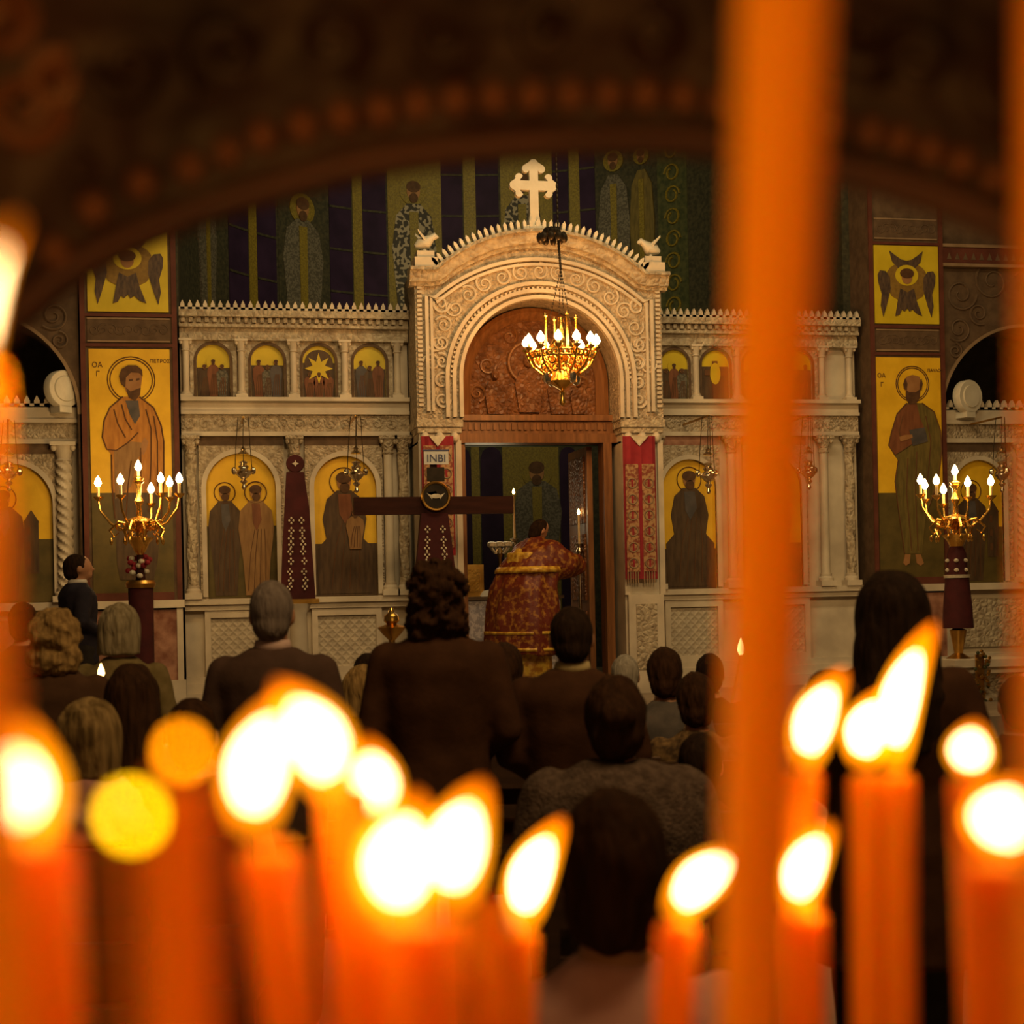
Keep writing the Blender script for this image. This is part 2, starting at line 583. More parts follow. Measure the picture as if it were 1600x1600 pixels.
# apse windows, upper row then lower row
wn = 0
UPW = [(357, 387), (401, 431), (515, 550), (567, 604), (691, 724), (745, 781), (866, 890), (908, 932)]
for x0, x1 in UPW:
    t0, _ = apse_pt(x0, 400)
    t1, _ = apse_pt(x1, 400)
    wn += 1
    g = G()
    apse_panel(g, t0, t1, 4.75, 8.6, AR, 0.012)
    w = struct(g.build('window_%d' % wn, GLASS))
    g = G()
    for zz in (5.3, 5.9, 6.5, 7.1, 7.7):
        apse_panel(g, t0, t1, zz, zz + 0.03, AR - 0.012, 0.012, mi=0)
    g.build('glazing_bars', MOSDARK, w)
LOW = [(703, 737), (752, 786), (876, 902)]
for x0, x1 in LOW:
    t0, _ = apse_pt(x0, 780)
    t1, _ = apse_pt(x1, 780)
    wn += 1
    g = G()
    apse_panel(g, t0, t1, 1.2, apse_pt(x0, 699)[1], AR, 0.012, True, n=10)
    struct(g.build('window_%d' % wn, GLASS))
# gold grounds between the windows
gd = 0
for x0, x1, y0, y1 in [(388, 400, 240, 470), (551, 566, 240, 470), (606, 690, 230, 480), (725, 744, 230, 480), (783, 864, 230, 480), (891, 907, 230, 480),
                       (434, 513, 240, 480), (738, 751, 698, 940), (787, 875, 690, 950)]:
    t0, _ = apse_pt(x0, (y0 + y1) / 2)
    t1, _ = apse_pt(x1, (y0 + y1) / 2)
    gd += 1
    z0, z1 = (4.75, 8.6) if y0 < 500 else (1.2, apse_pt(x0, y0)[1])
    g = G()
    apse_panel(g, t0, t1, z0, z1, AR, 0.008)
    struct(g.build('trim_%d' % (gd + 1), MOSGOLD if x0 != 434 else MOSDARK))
# vine band
t0, _ = apse_pt(1030, 400)
t1, _ = apse_pt(1076, 400)
g = G()
apse_panel(g, t0, t1, 4.6, 8.6, AR, 0.01, mi=0)
thm = (t0 + t1) / 2
for k in range(12):
    zc = 4.95 + k * 0.31
    pts = []
    for i in range(19):
        a = i / 18 * 2 * PI * 1.2
        rr = 0.13 * (1 - 0.5 * i / 18)
        th = thm + (rr * math.cos(a)) / AR * (1 if k % 2 else -1)
        pts.append((AC[0] + (AR - 0.02) * math.sin(th), AC[1] + (AR - 0.02) * math.cos(th), zc + rr * math.sin(a)))
    g.tube(pts, 0.016, 5, 1)
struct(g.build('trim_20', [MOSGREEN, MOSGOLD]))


# ------------------------------------------------------------------ painted figures
def bishop(name, label, px, ytop_z, zfoot, robe, wid=0.62, halo=True):
    """full-length mosaic figure on the apse wall at the angle of pixel column px"""
    th, _ = apse_pt(px, 400)
    r = AR - 0.02
    c = Vector((AC[0] + r * math.sin(th), AC[1] + r * math.cos(th), zfoot))
    o = thing(name, label, 'mosaic', c, 'bishop mosaics in the apse', rz=-th)
    ORG[o.name] = Vector((0, 0, 0))
    h = ytop_z - zfoot
    w = wid / 2
    g = G().prism([(-w * .55, 0), (w * .55, 0), (w * .8, h * .35), (w, h * .62), (w * .8, h * .78), (w * .3, h * .84), (-w * .3, h * .84), (-w * .8, h * .78), (-w, h * .62), (-w * .8, h * .35)], -0.012, 0.03)
    g.build('robe', robe, o, local=True)
    g = G().prism([(-w * .16, h * .1), (w * .16, h * .1), (w * .2, h * .8), (-w * .2, h * .8)], -0.022, -0.012)
    g.build('stole', MOSGOLD, o, local=True)
    if halo:
        G().prism(ngon(0, h * .90, w * .62, w * .62), -0.008, 0.03).build('halo', MOSGOLD, o, local=True)
    g = G().prism(ngon(0, h * .90, w * .30, w * .40), -0.02, 0.0, 0).prism(ngon(0, h * .90 + w * .2, w * .32, w * .26), -0.024, -0.018, 1).prism(ngon(0, h * .90 - w * .3, w * .2, w * .22), -0.026, -0.018, 1)
    g.build('head', [SKINP, HAIRP], o, local=True)
    return o


bishop('bishop_mosaic', 'dark robed figure mosaic at the curving end of the apse beside narrow windows', 322, 7.1, 4.85, ROBE_GREY, 0.55)
bishop('bishop_mosaic', 'dark grey-white robed bishop mosaic between two pairs of narrow windows', 472, 7.25, 4.75, ROBE_GREY, 0.7)
bishop('bishop_mosaic', 'checkered-robe bishop mosaic on yellow ground above the dove on the portal corner', 647, 7.75, 4.75, CHECK, 0.66)
bishop('bishop_mosaic', 'checkered-robe bishop mosaic half hidden behind the white cross', 818, 7.9, 4.75, CHECK, 0.62)
bishop('bishop_mosaic', 'dim tall robed figure mosaic beside the narrow windows, next to another one', 962, 8.1, 4.75, ROBE_GREY, 0.5)
bishop('bishop_mosaic', 'dim tall robed figure mosaic against the green vine band', 1006, 8.1, 4.75, ROBE_GREEN, 0.4)
bishop('bishop_mosaic', 'grey-robed bishop mosaic seen through the open royal door above the altar', 832, 3.55, 1.5, ROBE_GREY, 0.72)


# ------------------------------------------------------------------ piers and side walls
def pier(side, x0, x1):
    g = G().box(x0, x1, YP, YP + 1.1, SOL, 9)
    o = struct(g.build('wall_%s_pier' % side, BROWNPAINT))
    return o


PLX0, PLX1 = -1.13, -0.17
PRX0, PRX1 = 7.44, 8.34
pier('left', PLX0, PLX1)
pier('right', PRX0, PRX1)
tn = 30
for side, x0, x1 in (('left', PLX0, PLX1), ('right', PRX0, PRX1)):
    for a, b in ((x0, x0 + 0.05), (x1 - 0.05, x1)):
        tn += 1
        struct(G().box(a, b, YP - 0.02, YP, 1.6, 9).build('trim_%d' % tn, MAROONTRIM))
    for (z0, z1) in ((4.49, 4.52), (4.185, 4.215), (5.43, 5.46)):
        tn += 1
        struct(G().box(x0 + 0.05, x1 - 0.05, YP - 0.02, YP, z0, z1).build('trim_%d' % tn, MAROONTRIM))
    # ornamental band between the icons, and the one above
    for (z0, z1) in ((4.24, 4.47), (5.5, 5.72)):
        g = G().box(x0 + 0.07, x1 - 0.07, YP - 0.012, YP, z0, z1, 0)
        for k in range(9):
            spiral(g, x0 + 0.14 + k * (x1 - x0 - 0.28) / 8, (z0 + z1) / 2, 0.06, YP - 0.015, 1.2, k, 1 if k % 2 else -1, 0.006, 1, 14)
        for zz in (z0, z1):
            g.box(x0 + 0.07, x1 - 0.07, YP - 0.018, YP, zz - 0.008, zz + 0.008, 2)
        tn += 1
        struct(g.build('trim_%d' % tn, [BROWNPAINT, ORNLINE, TANLINE]))
    # base of pier: ledge and red marble
    tn += 1
    struct(G().box(x0 - 0.02, x1 + 0.02, YP - 0.08, YP, 1.52, 1.60).build('trim_%d' % tn, MARBLE))
    tn += 1
    g = G().box(x0 + 0.02, x1 - 0.02, YP - 0.04, YP, 0.78, 1.50, 0)
    g.box(x0, x0 + 0.06, YP - 0.06, YP, 0.78, 1.52, 1).box(x1 - 0.06, x1, YP - 0.06, YP, 0.78, 1.52, 1)
    struct(g.build('trim_%d' % tn, [REDMARBLE, MARBLE]))
    tn += 1
    struct(G().box(x0 - 0.02, x1 + 0.02, YP - 0.12, YP, 0.5, 0.78).build('trim_%d' % tn, MARBLE))

# spandrel walls over the side screens
for side, sgn in (('left', -1), ('right', 1)):
    def mx(x):
        return XC + sgn * (x - XC)
    cx, cz, R_ = 9.36, 3.5, 1.03
    hole = arc(cx, cz, R_, 180, 0, 26)
    poly = [(PRX1 - 0.03, SOL), (PRX1 - 0.03, 9), (14, 9), (14, SOL), (cx + R_, SOL)] + [(x, z) for x, z in hole[::-1]] + [(cx - R_, SOL)]
    g = G().prism([(mx(x), z) for x, z in poly], YP + 0.05, YP + 0.7)
    struct(g.build('wall_' + side, BROWNPAINT))
    g = G()
    path = [(mx(x), z) for x, z in arc(cx, cz, R_ + 0.0, 180, 0, 30)]
    s2 = 1 if sgn > 0 else -1
    g.sweep(path, [(0, YP + 0.03), (0.035 * s2, YP + 0.03), (0.035 * s2, YP + 0.06), (0, YP + 0.06)])
    tn += 1
    struct(g.build('trim_%d' % tn, TANLINE))
    g = G()
    for k, (sx, sz, sr) in enumerate(((8.58, 4.9, .2), (8.98, 5.05, .24), (9.45, 5.0, .22), (8.55, 4.5, .15), (8.8, 4.68, .13), (9.75, 5.1, .2), (8.5, 4.25, .09))):
        spiral(g, mx(sx), sz, sr, YP + 0.04, 1.6, k * 1.3, 1 if k % 2 else -1, 0.014, 0, 30)
    tn += 1
    struct(g.build('trim_%d' % tn, ORNLINE))
    # string course with painted zigzag
    g = G().box(*sorted((mx(8.34), mx(14))), YP - 0.01, YP + 0.06, 5.22, 5.44, 0)
    for zz in (5.22, 5.44):
        g.box(*sorted((mx(8.34), mx(14))), YP - 0.03, YP + 0.06, zz - 0.02, zz + 0.015, 1)
    for k in range(22):
        xx = 8.42 + k * 0.1
        g.prism([(mx(xx - .03), 5.28), (mx(xx + .03), 5.28), (mx(xx), 5.36)], YP - 0.015, YP, 2)
    tn += 1
    struct(g.build('trim_%d' % tn, [MAROONTRIM, TANLINE, ORNLINE]))


# ------------------------------------------------------------------ icons
def icon(name, label, group, poly, y, grounds, base_z):
    xs = [p[0] for p in poly]
    o = thing(name, label, 'icon', ((min(xs) + max(xs)) / 2, y, base_z), group)
    G().prism(poly, y - 0.015, y + 0.01).build('gold_panel', grounds, o)
    return o


def fig(o, y, cx, z0, h, w, robe, under=None, head=SKINP, hair=HAIRP, halo=True, lean=0.0, seated=False):
    """painted standing (or enthroned) saint: halo, robe, tunic, head as raised paint layers"""
    hw = w / 2
    yy = y - 0.015
    pts = [(-.62, 0), (.62, 0), (.74, .30), (.98, .58), (.86, .74), (.34, .83), (-.34, .83), (-.86, .74), (-.98, .58), (-.74, .30)]
    if seated:
        pts = [(-.95, 0), (.95, 0), (1.0, .36), (.66, .44), (.78, .60), (.62, .76), (.26, .83), (-.26, .83), (-.62, .76), (-.78, .60), (-.66, .44), (-1.0, .36)]
    if halo:
        g = G()
        p = ring_pts(cx, z0 + h * .9, hw * .60 if not seated else hw * .5)
        g.tube([(a, yy - 0.002, b) for a, b in p], 0.006, 5, 0)
        g.build('halo', INK, o)
    G().prism([(cx + x * hw + lean * z * hw, z0 + z * h) for x, z in pts], yy - 0.006, yy + 0.004).build('robe', robe, o)
    if under:
        G().prism([(cx + x * hw, z0 + z * h) for x, z in ((-.22, .80), (.22, .80), (.3, .66), (.02, .56), (-.18, .64))], yy - 0.010, yy).build('tunic', under, o)
    g = G()
    for k in (-.55, -.2, .15, .5):
        g.tube([(cx + hw * k * .9, yy - 0.007, z0 + h * .04), (cx + hw * (k * .8 + .1), yy - 0.007, z0 + h * .36), (cx + hw * (k * .5 + .2), yy - 0.007, z0 + h * .58)], 0.005, 4)
    g.build('robe_folds', INK, o)
    hr = hw * .30 if not seated else hw * .25
    hz = z0 + h * .9
    g = G().prism(ngon(cx, hz, hr, hr * 1.3), yy - 0.010, yy, 0)
    g.prism(ngon(cx, hz + hr * .55, hr * 1.12, hr * .85), yy - 0.013, yy, 1)
    g.prism(ngon(cx + hr * .1, hz - hr * .85, hr * .75, hr * .75), yy - 0.013, yy, 1)
    g.build('head', [head, hair], o)


def px_poly(pts, Y):
    return [XZ(x, y, Y) for x, y in pts]


def tall_icon(label, x0, x1, ztop, zmid, spec):
    Y = YP - 0.005
    o = thing('tall_saint_icon', label, 'icon', ((x0 + x1) / 2, Y, 1.6))
    ORG[o.name] = Vector(((x0 + x1) / 2, Y, 1.6))
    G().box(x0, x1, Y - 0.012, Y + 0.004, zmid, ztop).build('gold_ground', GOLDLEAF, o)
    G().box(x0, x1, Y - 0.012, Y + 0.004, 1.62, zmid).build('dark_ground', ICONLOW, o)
    G().box(x0, x1, Y - 0.03, Y + 0.004, 1.60, 1.68).build('bottom_rail', MAROONTRIM, o)
    spec(o, Y - 0.012)
    return o


def saint_a(o, Y):
    c = XZ(205, 592, Y)
    g = G()
    for rr in (0.235, 0.21):
        g.tube([(a, Y - 0.002, b) for a, b in ring_pts(c[0], c[1] - 0.01, rr)], 0.006, 5)
    g.build('halo', INK, o)
    G().prism(px_poly([(192, 620), (172, 637), (163, 657), (160, 683), (167, 702), (174, 710), (175, 770), (256, 770), (256, 682), (252, 665), (240, 637), (218, 620)], Y), Y - 0.008, Y).build('robe', ROBE_OCHRE, o)
    G().prism(px_poly([(176, 770), (180, 810), (183, 880), (188, 906), (240, 906), (246, 880), (252, 810), (255, 770)], Y), Y - 0.007, Y).build('lower_robe', ROBE_DARK, o)  # robe goes dim here; the dimming is put into a darker colour
    G().prism(px_poly([(196, 626), (216, 626), (219, 650), (211, 663), (203, 648)], Y), Y - 0.012, Y).build('tunic', ROBE_BLUE, o)
    G().prism(px_poly([(178, 705), (205, 690), (225, 692), (228, 704), (215, 716), (205, 760), (180, 780)], Y), Y - 0.011, Y).build('mantle_fold', ROBE_TAN, o)
    g = G()
    for line in ([(192, 620), (172, 637), (163, 657), (160, 683), (167, 702), (182, 704), (200, 692), (216, 676)], [(178, 640), (184, 662), (196, 684)], [(190, 632), (196, 655), (206, 672)], [(218, 620), (240, 637), (252, 665), (256, 690), (256, 750), (252, 810)],
                 [(228, 640), (236, 670), (236, 720), (232, 800)], [(240, 650), (246, 690), (246, 760)], [(174, 710), (175, 760), (180, 810)], [(205, 720), (200, 760), (196, 820)], [(220, 700), (220, 760), (214, 830)]):
        g.tube([(a, Y - 0.009, b) for a, b in px_poly(line, Y)], 0.008, 5)
    g.build('robe_folds', INK, o)
    G().prism(px_poly([(222, 690), (226, 684), (232, 690), (229, 702), (224, 712), (220, 704)], Y), Y - 0.014, Y).build('hand', SKINP, o)
    g = G().prism(px_poly([(191, 585), (196, 575), (208, 572), (219, 577), (222, 590), (220, 606), (215, 620), (206, 624), (197, 612)], Y), Y - 0.012, Y, 0)
    g.prism(px_poly([(186, 588), (190, 577), (200, 571), (213, 571), (222, 578), (223, 588), (217, 583), (205, 582), (197, 590), (196, 606), (189, 600)], Y), Y - 0.015, Y, 1)
    g.prism(px_poly([(197, 606), (204, 612), (220, 606), (219, 617), (211, 627), (201, 621)], Y), Y - 0.015, Y, 1)
    g.prism(px_poly([(202, 593), (208, 592), (208, 595), (202, 596)], Y), Y - 0.016, Y, 1).prism(px_poly([(213, 592), (218, 591), (218, 594), (213, 595)], Y), Y - 0.016, Y, 1)
    g.build('head', [SKINP, HAIRP], o)
    g = G()
    a = XZ(152, 574, Y)
    text_mesh(g, '\u039F\u0391', a[0], a[1], Y - 0.004, 0.075)
    a = XZ(153, 588, Y)
    text_mesh(g, '\u0393', a[0], a[1], Y - 0.004, 0.075)
    a = XZ(250, 567, Y)
    text_mesh(g, '\u03A0\u0395\u03A4\u03A1\u039F\u03A3', a[0], a[1], Y - 0.004, 0.05)
    g.build('inscription', INK, o)


def saint_b(o, Y):
    c = XZ(1425.5, 600, Y)
    g = G()
    for rr in (0.20, 0.18):
        g.tube([(a, Y - 0.002, b) for a, b in ring_pts(c[0], c[1], rr)], 0.006, 5)
    g.build('halo', INK, o)
    G().prism(px_poly([(1416, 630), (1401, 647), (1392, 677), (1388, 696), (1397, 711), (1403, 719), (1398, 752), (1403, 794), (1413, 865), (1440, 865), (1446, 805), (1465, 755), (1471, 704), (1469, 674), (1459, 644), (1440, 630)], Y), Y - 0.008, Y).build('robe', ROBE_GREEN, o)
    G().prism(px_poly([(1416, 632), (1401, 648), (1393, 677), (1389, 696), (1398, 711), (1412, 702), (1430, 690), (1446, 676), (1436, 650), (1432, 632)], Y), Y - 0.011, Y).build('rust_tunic', ROBE_RUST, o)
    G().prism(px_poly([(1420, 672), (1444, 668), (1449, 690), (1425, 697)], Y), Y - 0.016, Y).build('book', ROBE_BLUE, o)
    g = G()
    for line in ([(1416, 630), (1401, 647), (1392, 677), (1388, 696), (1398, 711), (1412, 702), (1430, 690)], [(1440, 630), (1459, 644), (1469, 674), (1471, 704), (1465, 752), (1446, 805)], [(1446, 650), (1454, 690), (1450, 740), (1440, 800)],
                 [(1403, 719), (1398, 752), (1403, 794), (1413, 865)], [(1418, 716), (1416, 770), (1424, 860)], [(1432, 706), (1430, 770), (1434, 860)], [(1410, 650), (1404, 676), (1410, 690)]):
        g.tube([(a, Y - 0.010, b) for a, b in px_poly(line, Y)], 0.007, 5)
    g.build('robe_folds', INK, o)
    G().prism(px_poly([(1404, 683), (1412, 680), (1424, 679), (1425, 684), (1414, 688), (1406, 690)], Y), Y - 0.018, Y).build('hand', SKINP, o)
    g = G().prism(px_poly([(1413, 598), (1416, 589), (1425, 586), (1436, 589), (1439, 600), (1437, 614), (1430, 622), (1420, 622), (1415, 612)], Y), Y - 0.012, Y, 0)
    g.prism(px_poly([(1415, 610), (1420, 613), (1430, 613), (1437, 608), (1436, 622), (1430, 632), (1420, 632), (1415, 622)], Y), Y - 0.015, Y, 1)
    g.prism(px_poly([(1411, 600), (1414, 591), (1417, 600), (1416, 610), (1412, 608)], Y), Y - 0.015, Y, 1).prism(px_poly([(1436, 600), (1439, 592), (1441, 600), (1439, 610), (1436, 608)], Y), Y - 0.015, Y, 1)
    g.build('head', [SKINP, HAIRP], o)
    G().prism(px_poly([(1414, 866), (1422, 866), (1421, 880), (1415, 884), (1411, 880)], Y), Y - 0.01, Y).prism(px_poly([(1430, 866), (1438, 866), (1443, 880), (1438, 884), (1432, 880)], Y), Y - 0.01, Y).build('feet', SKINP, o)
    g = G()
    a = XZ(1377, 590, Y)
    text_mesh(g, '\u039F\u0391', a[0], a[1], Y - 0.004, 0.07)
    a = XZ(1378, 604, Y)
    text_mesh(g, '\u0393', a[0], a[1], Y - 0.004, 0.07)
    a = XZ(1461, 581, Y)
    text_mesh(g, '\u03A0\u0391\u03A5\u039B\u039F\u03A3', a[0], a[1], Y - 0.004, 0.045)
    g.build('inscription', INK, o)


tall_icon('tall gold icon of a bearded saint in an ochre robe, behind the flowered candelabrum', PLX0 + 0.08, PLX1 - 0.08, 4.16, XZ(205, 770, YP)[1], saint_a)
tall_icon('tall gold icon of a balding saint in rust and olive holding a book', PRX0 + 0.06, PRX1 - 0.06, 4.16, XZ(1420, 770, YP)[1], saint_b)


def seraph_icon(label, x0, x1, z0, z1):
    Y = YP - 0.005
    xc, zc = (x0 + x1) / 2, (z0 + z1) / 2
    o = thing('seraph_icon', label, 'icon', (xc, Y, z0))
    G().box(x0, x1, Y - 0.012, Y + 0.004, z0, z1).build('gold_panel', GOLDGREEN, o)
    s = (x1 - x0) / 315.0
    sz = (z1 - z0) / 405.0

    def T(pts, mir=False):
        return [(xc + (-1 if mir else 1) * (x - 1115) * s, zc - (y - 450) * sz) for x, y in pts]
    yy = Y - 0.012
    G().prism(T([(1032, 275), (1062, 300), (1090, 320), (1115, 326), (1140, 320), (1168, 300), (1196, 275), (1184, 332), (1150, 372), (1080, 372), (1046, 332)]), yy - 0.008, yy).build('upper_wings', SERAPH1, o)
    G().prism(ngon(xc, zc + 45 * sz, 98 * s, 72 * sz), yy - 0.006, yy).build('wing_ring', SERAPH2, o)
    for mir in (False, True):
        g = G().prism(T([(985, 378), (1012, 382), (1032, 412), (1034, 455), (1036, 470), (1014, 560), (997, 618), (986, 560), (992, 500), (976, 440), (974, 400)], mir), yy - 0.009, yy)
        g.build('side_wing', SERAPH1, o)
    G().prism(T([(1030, 440), (1115, 470), (1200, 440), (1205, 480), (1190, 510), (1160, 528), (1115, 540), (1070, 528), (1040, 510), (1025, 480)]), yy - 0.008, yy).build('breast_wings', SERAPH2, o)
    G().prism(T([(1082, 470), (1115, 490), (1148, 470), (1160, 530), (1186, 612), (1160, 600), (1140, 578), (1125, 590), (1115, 572), (1100, 590), (1088, 578), (1076, 606), (1056, 614), (1070, 530)]), yy - 0.012, yy).build('lower_wings', SERAPH1, o)
    g = G().prism(ngon(xc, zc + 48 * sz, 56 * s, 54 * sz), yy - 0.010, yy)
    g.build('halo', GOLDGREEN, o)
    g = G().prism(ngon(xc, zc + 36 * sz, 26 * s, 34 * sz), yy - 0.014, yy, 0).prism(ngon(xc, zc + 58 * sz, 34 * s, 26 * sz), yy - 0.017, yy, 1)
    g.build('head', [SKINP, HAIRP], o)


seraph_icon('gold icon of a six-winged angel partly covered by the dark bronze canopy', PLX0 + 0.08, PLX1 - 0.08, 4.54, 5.42)
seraph_icon('gold icon of a six-winged angel in full view above the balding saint', PRX0 + 0.06, PRX1 - 0.06, 4.54, 5.42)


# ------------------------------------------------------------------ icon screens
def screen(label, x0, x1, smalls, cols, bigs, bigcols, panels, bands, mirror=False):
    o = thing('icon_screen', label, 'icon screen', ((x0 + x1) / 2, YS + 0.1, SOL))
    G().box(x0, x1, YS, YS + 0.25, SOL, 4.32).build('back_wall', MARBLE, o)
    g = G().box(x0, x1, YS - 0.16, YS, SOL, 0.62).box(x0, x1, YS - 0.12, YS, 0.62, 0.72).box(x0, x1, YS - 0.09, YS, 0.72, 0.79)
    g.build('plinth', MARBLE, o)
    for a, b in panels:
        p = G().box(a + 0.06, b - 0.06, YS - 0.045, YS, 0.86, 1.40).build('base_panel', LATTICE, o)
        g = G().box(a, b, YS - 0.08, YS, 1.40, 1.48).box(a, b, YS - 0.08, YS, 0.79, 0.86).box(a, a + 0.06, YS - 0.08, YS, 0.86, 1.40).box(b - 0.06, b, YS - 0.08, YS, 0.86, 1.40)
        g.build('panel_frame', MARBLE, p)
    g = G().box(x0, x1, YS - 0.14, YS, 1.54, 1.60).box(x0, x1, YS - 0.10, YS, 1.48, 1.54)
    g.build('ledge', MARBLE, o)
    for cx in bigcols:
        tw = cx in (bigcols[0], bigcols[-1])
        g = G()
        column(g, cx, YS - 0.08, 1.72, 3.12, 0.05, 0, 5.0 if tw else 0)
        c = g.build('column', CARVED if tw else MARBLE, o)
        g = G()
        capital(g, cx, YS - 0.08, 3.10, 0.2, 0.052)
        g.build('capital', CARVED2, c)
        g = G()
        base_block(g, cx, YS - 0.08, 1.60, 0.14, 0.052)
        g.build('base', MARBLE, c)
    for (cx, w, zt, a, b) in bigs:
        r = w / 2
        hole = arc(cx, zt - r, r, 0, 180, 18)
        poly = [(cx + r, 1.60), (b, 1.60), (b, 3.20), (a, 3.20), (a, 1.60), (cx - r, 1.60)] + hole[::-1]
        f = G().prism(poly, YS - 0.06, YS).build('arch_surround', CARVED2, o)
        g = G()
        path = [(cx + r, 1.62)] + hole + [(cx - r, 1.62)]
        g.sweep(path, [(0.0, YS - 0.03), (0.0, YS - 0.085), (-0.05, YS - 0.085), (-0.05, YS - 0.05)])
        g.build('arch_moulding', MARBLE, f)
    for a, b in bands:
        G().box(a, b, YS - 0.055, YS, 3.20, 3.30).build('band_panel', BROWNPAINT if not mirror else REDMARBLE, o)
    g = G().box(x0, x1, YS - 0.10, YS, 3.30, 3.345).box(x0, x1, YS - 0.12, YS, 3.525, 3.56).box(x0, x1, YS - 0.16, YS, 3.66, 3.70).box(x0, x1, YS - 0.09, YS, 3.56, 3.66)
    g.build('middle_cornice', MARBLE, o)
    g = G().box(x0, x1, YS - 0.075, YS, 3.345, 3.525)
    nn = int((x1 - x0) / 0.16)
    for k in range(nn):
        xx = x0 + 0.08 + k * (x1 - x0 - 0.1) / nn
        spiral(g, xx, 3.435, 0.06, YS - 0.08, 1.3, k * 1.7, 1 if k % 2 else -1, 0.011, 0, 14)
    g.build('carved_frieze', CARVED2, o)
    # upper gallery
    for cx in cols:
        g = G()
        column(g, cx, YS - 0.08, 3.74, 4.20, 0.036)
        c = g.build('colonnette', MARBLE, o)
        g = G()
        capital(g, cx, YS - 0.08, 4.18, 0.13, 0.037)
        g.build('capital', MARBLE, c)
        g = G()
        base_block(g, cx, YS - 0.08, 3.70, 0.07, 0.036)
        g.build('base', MARBLE, c)
    for cx, w in smalls:
        r = w / 2
        ring = G().sweep([(cx + r, 3.705)] + arc(cx, 4.26 - r, r, 0, 180, 18) + [(cx - r, 3.705)], [(-.002, YS), (-.002, YS - .06), (-.03, YS - .06), (-.03, YS)])
        hole = arc(cx, 4.26 - r, r, 0, 180, 14)
        a, b = cx - r - 0.07, cx + r + 0.07
        poly = [(cx + r, 3.70), (b, 3.70), (b, 4.30), (a, 4.30), (a, 3.70), (cx - r, 3.70)] + hole[::-1]
        G().prism(poly, YS - 0.05, YS).build('gallery_arch', CARVED, o)
        ring.build('gallery_moulding', BROWNPAINT, o)
    g = G().box(x0, x1, YS - 0.10, YS + 0.05, 4.30, 4.36).box(x0, x1, YS - 0.09, YS + 0.05, 4.36, 4.43).box(x0, x1, YS - 0.15, YS + 0.05, 4.43, 4.46).box(x0, x1, YS - 0.13, YS + 0.05, 4.46, 4.53)
    g.box(x0, x1, YS - 0.2, YS + 0.05, 4.53, 4.60)
    nd = int((x1 - x0) / 0.08)
    for k in range(nd):
        xx = x0 + 0.02 + k * (x1 - x0 - 0.04) / nd
        g.box(xx, xx + 0.04, YS - 0.17, YS - 0.13, 4.475, 4.525)
    g.build('top_cornice', CARVED, o)
    g = G()
    cresting(g, x0, x1, YS - 0.19, YS - 0.13, 4.60, 0.10, 0.078)
    g.build('cresting_strip', MARBLE, o)
    return o


LSM = [(0.19, 0.34), (0.75, 0.34), (1.29, 0.34), (1.83, 0.34)]
LX0, LX1 = -0.15, 2.24
screen('pale marble icon screen between the ochre-robed saint and the arched portal', LX0, LX1, LSM, [-0.09, 0.48, 1.02, 1.56, 2.12],
       [(0.45, 0.72, 3.12, 0.02, 0.9), (1.54, 0.66, 3.09, 1.12, 1.94)], [-0.06, 1.01, 2.0, 2.16], [(0.05, 0.88), (1.16, 1.9)], [(0.0, 0.9), (1.12, 1.92)])
RX0, RX1 = 4.92, 7.38
RSM = [(5.22, 0.32), (5.70, 0.32), (6.19, 0.32), (6.68, 0.32)]
screen('pale marble icon screen between the arched portal and the balding saint', RX0, RX1, RSM, [4.98, 5.46, 5.94, 6.43, 6.95, 7.28],
       [(5.36, 0.62, 3.04, 5.0, 5.72), (6.37, 0.62, 3.04, 6.0, 6.76)], [4.97, 5.85, 6.95, 7.26], [(5.05, 5.72), (6.0, 6.75)], [(5.02, 5.72), (6.0, 6.75)], True)

# big icons of the screens
yI = YS - 0.005
o = icon('arched_icon', 'arched gold icon of two standing saints side by side in brown robes', 'arched icons of the screens', arch_poly(0.45 - .36, 0.45 + .36, 1.605, 3.12), yI, GOLDLEAF, 1.605)
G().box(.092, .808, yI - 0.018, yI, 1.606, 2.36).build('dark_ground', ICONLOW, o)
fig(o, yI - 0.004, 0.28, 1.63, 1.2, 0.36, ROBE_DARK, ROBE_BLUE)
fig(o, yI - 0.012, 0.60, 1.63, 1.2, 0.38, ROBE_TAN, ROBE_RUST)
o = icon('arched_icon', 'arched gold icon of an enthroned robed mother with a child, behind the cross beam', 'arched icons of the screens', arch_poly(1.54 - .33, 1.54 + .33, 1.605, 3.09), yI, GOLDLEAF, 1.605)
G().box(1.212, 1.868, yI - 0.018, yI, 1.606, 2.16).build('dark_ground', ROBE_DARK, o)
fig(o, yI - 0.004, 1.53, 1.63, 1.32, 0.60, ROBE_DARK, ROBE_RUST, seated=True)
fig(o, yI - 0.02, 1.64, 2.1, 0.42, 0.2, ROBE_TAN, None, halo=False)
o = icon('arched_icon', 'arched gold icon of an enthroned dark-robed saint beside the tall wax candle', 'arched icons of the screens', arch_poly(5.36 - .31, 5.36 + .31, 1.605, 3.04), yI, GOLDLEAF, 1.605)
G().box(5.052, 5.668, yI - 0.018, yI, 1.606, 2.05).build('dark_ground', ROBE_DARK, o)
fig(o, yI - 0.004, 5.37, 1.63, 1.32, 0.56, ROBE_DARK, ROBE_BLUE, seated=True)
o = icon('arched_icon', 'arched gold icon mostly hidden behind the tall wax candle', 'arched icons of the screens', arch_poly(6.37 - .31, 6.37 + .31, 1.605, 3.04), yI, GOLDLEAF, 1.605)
G().box(6.062, 6.678, yI - 0.018, yI, 1.606, 2.1).build('dark_ground', ICONLOW, o)
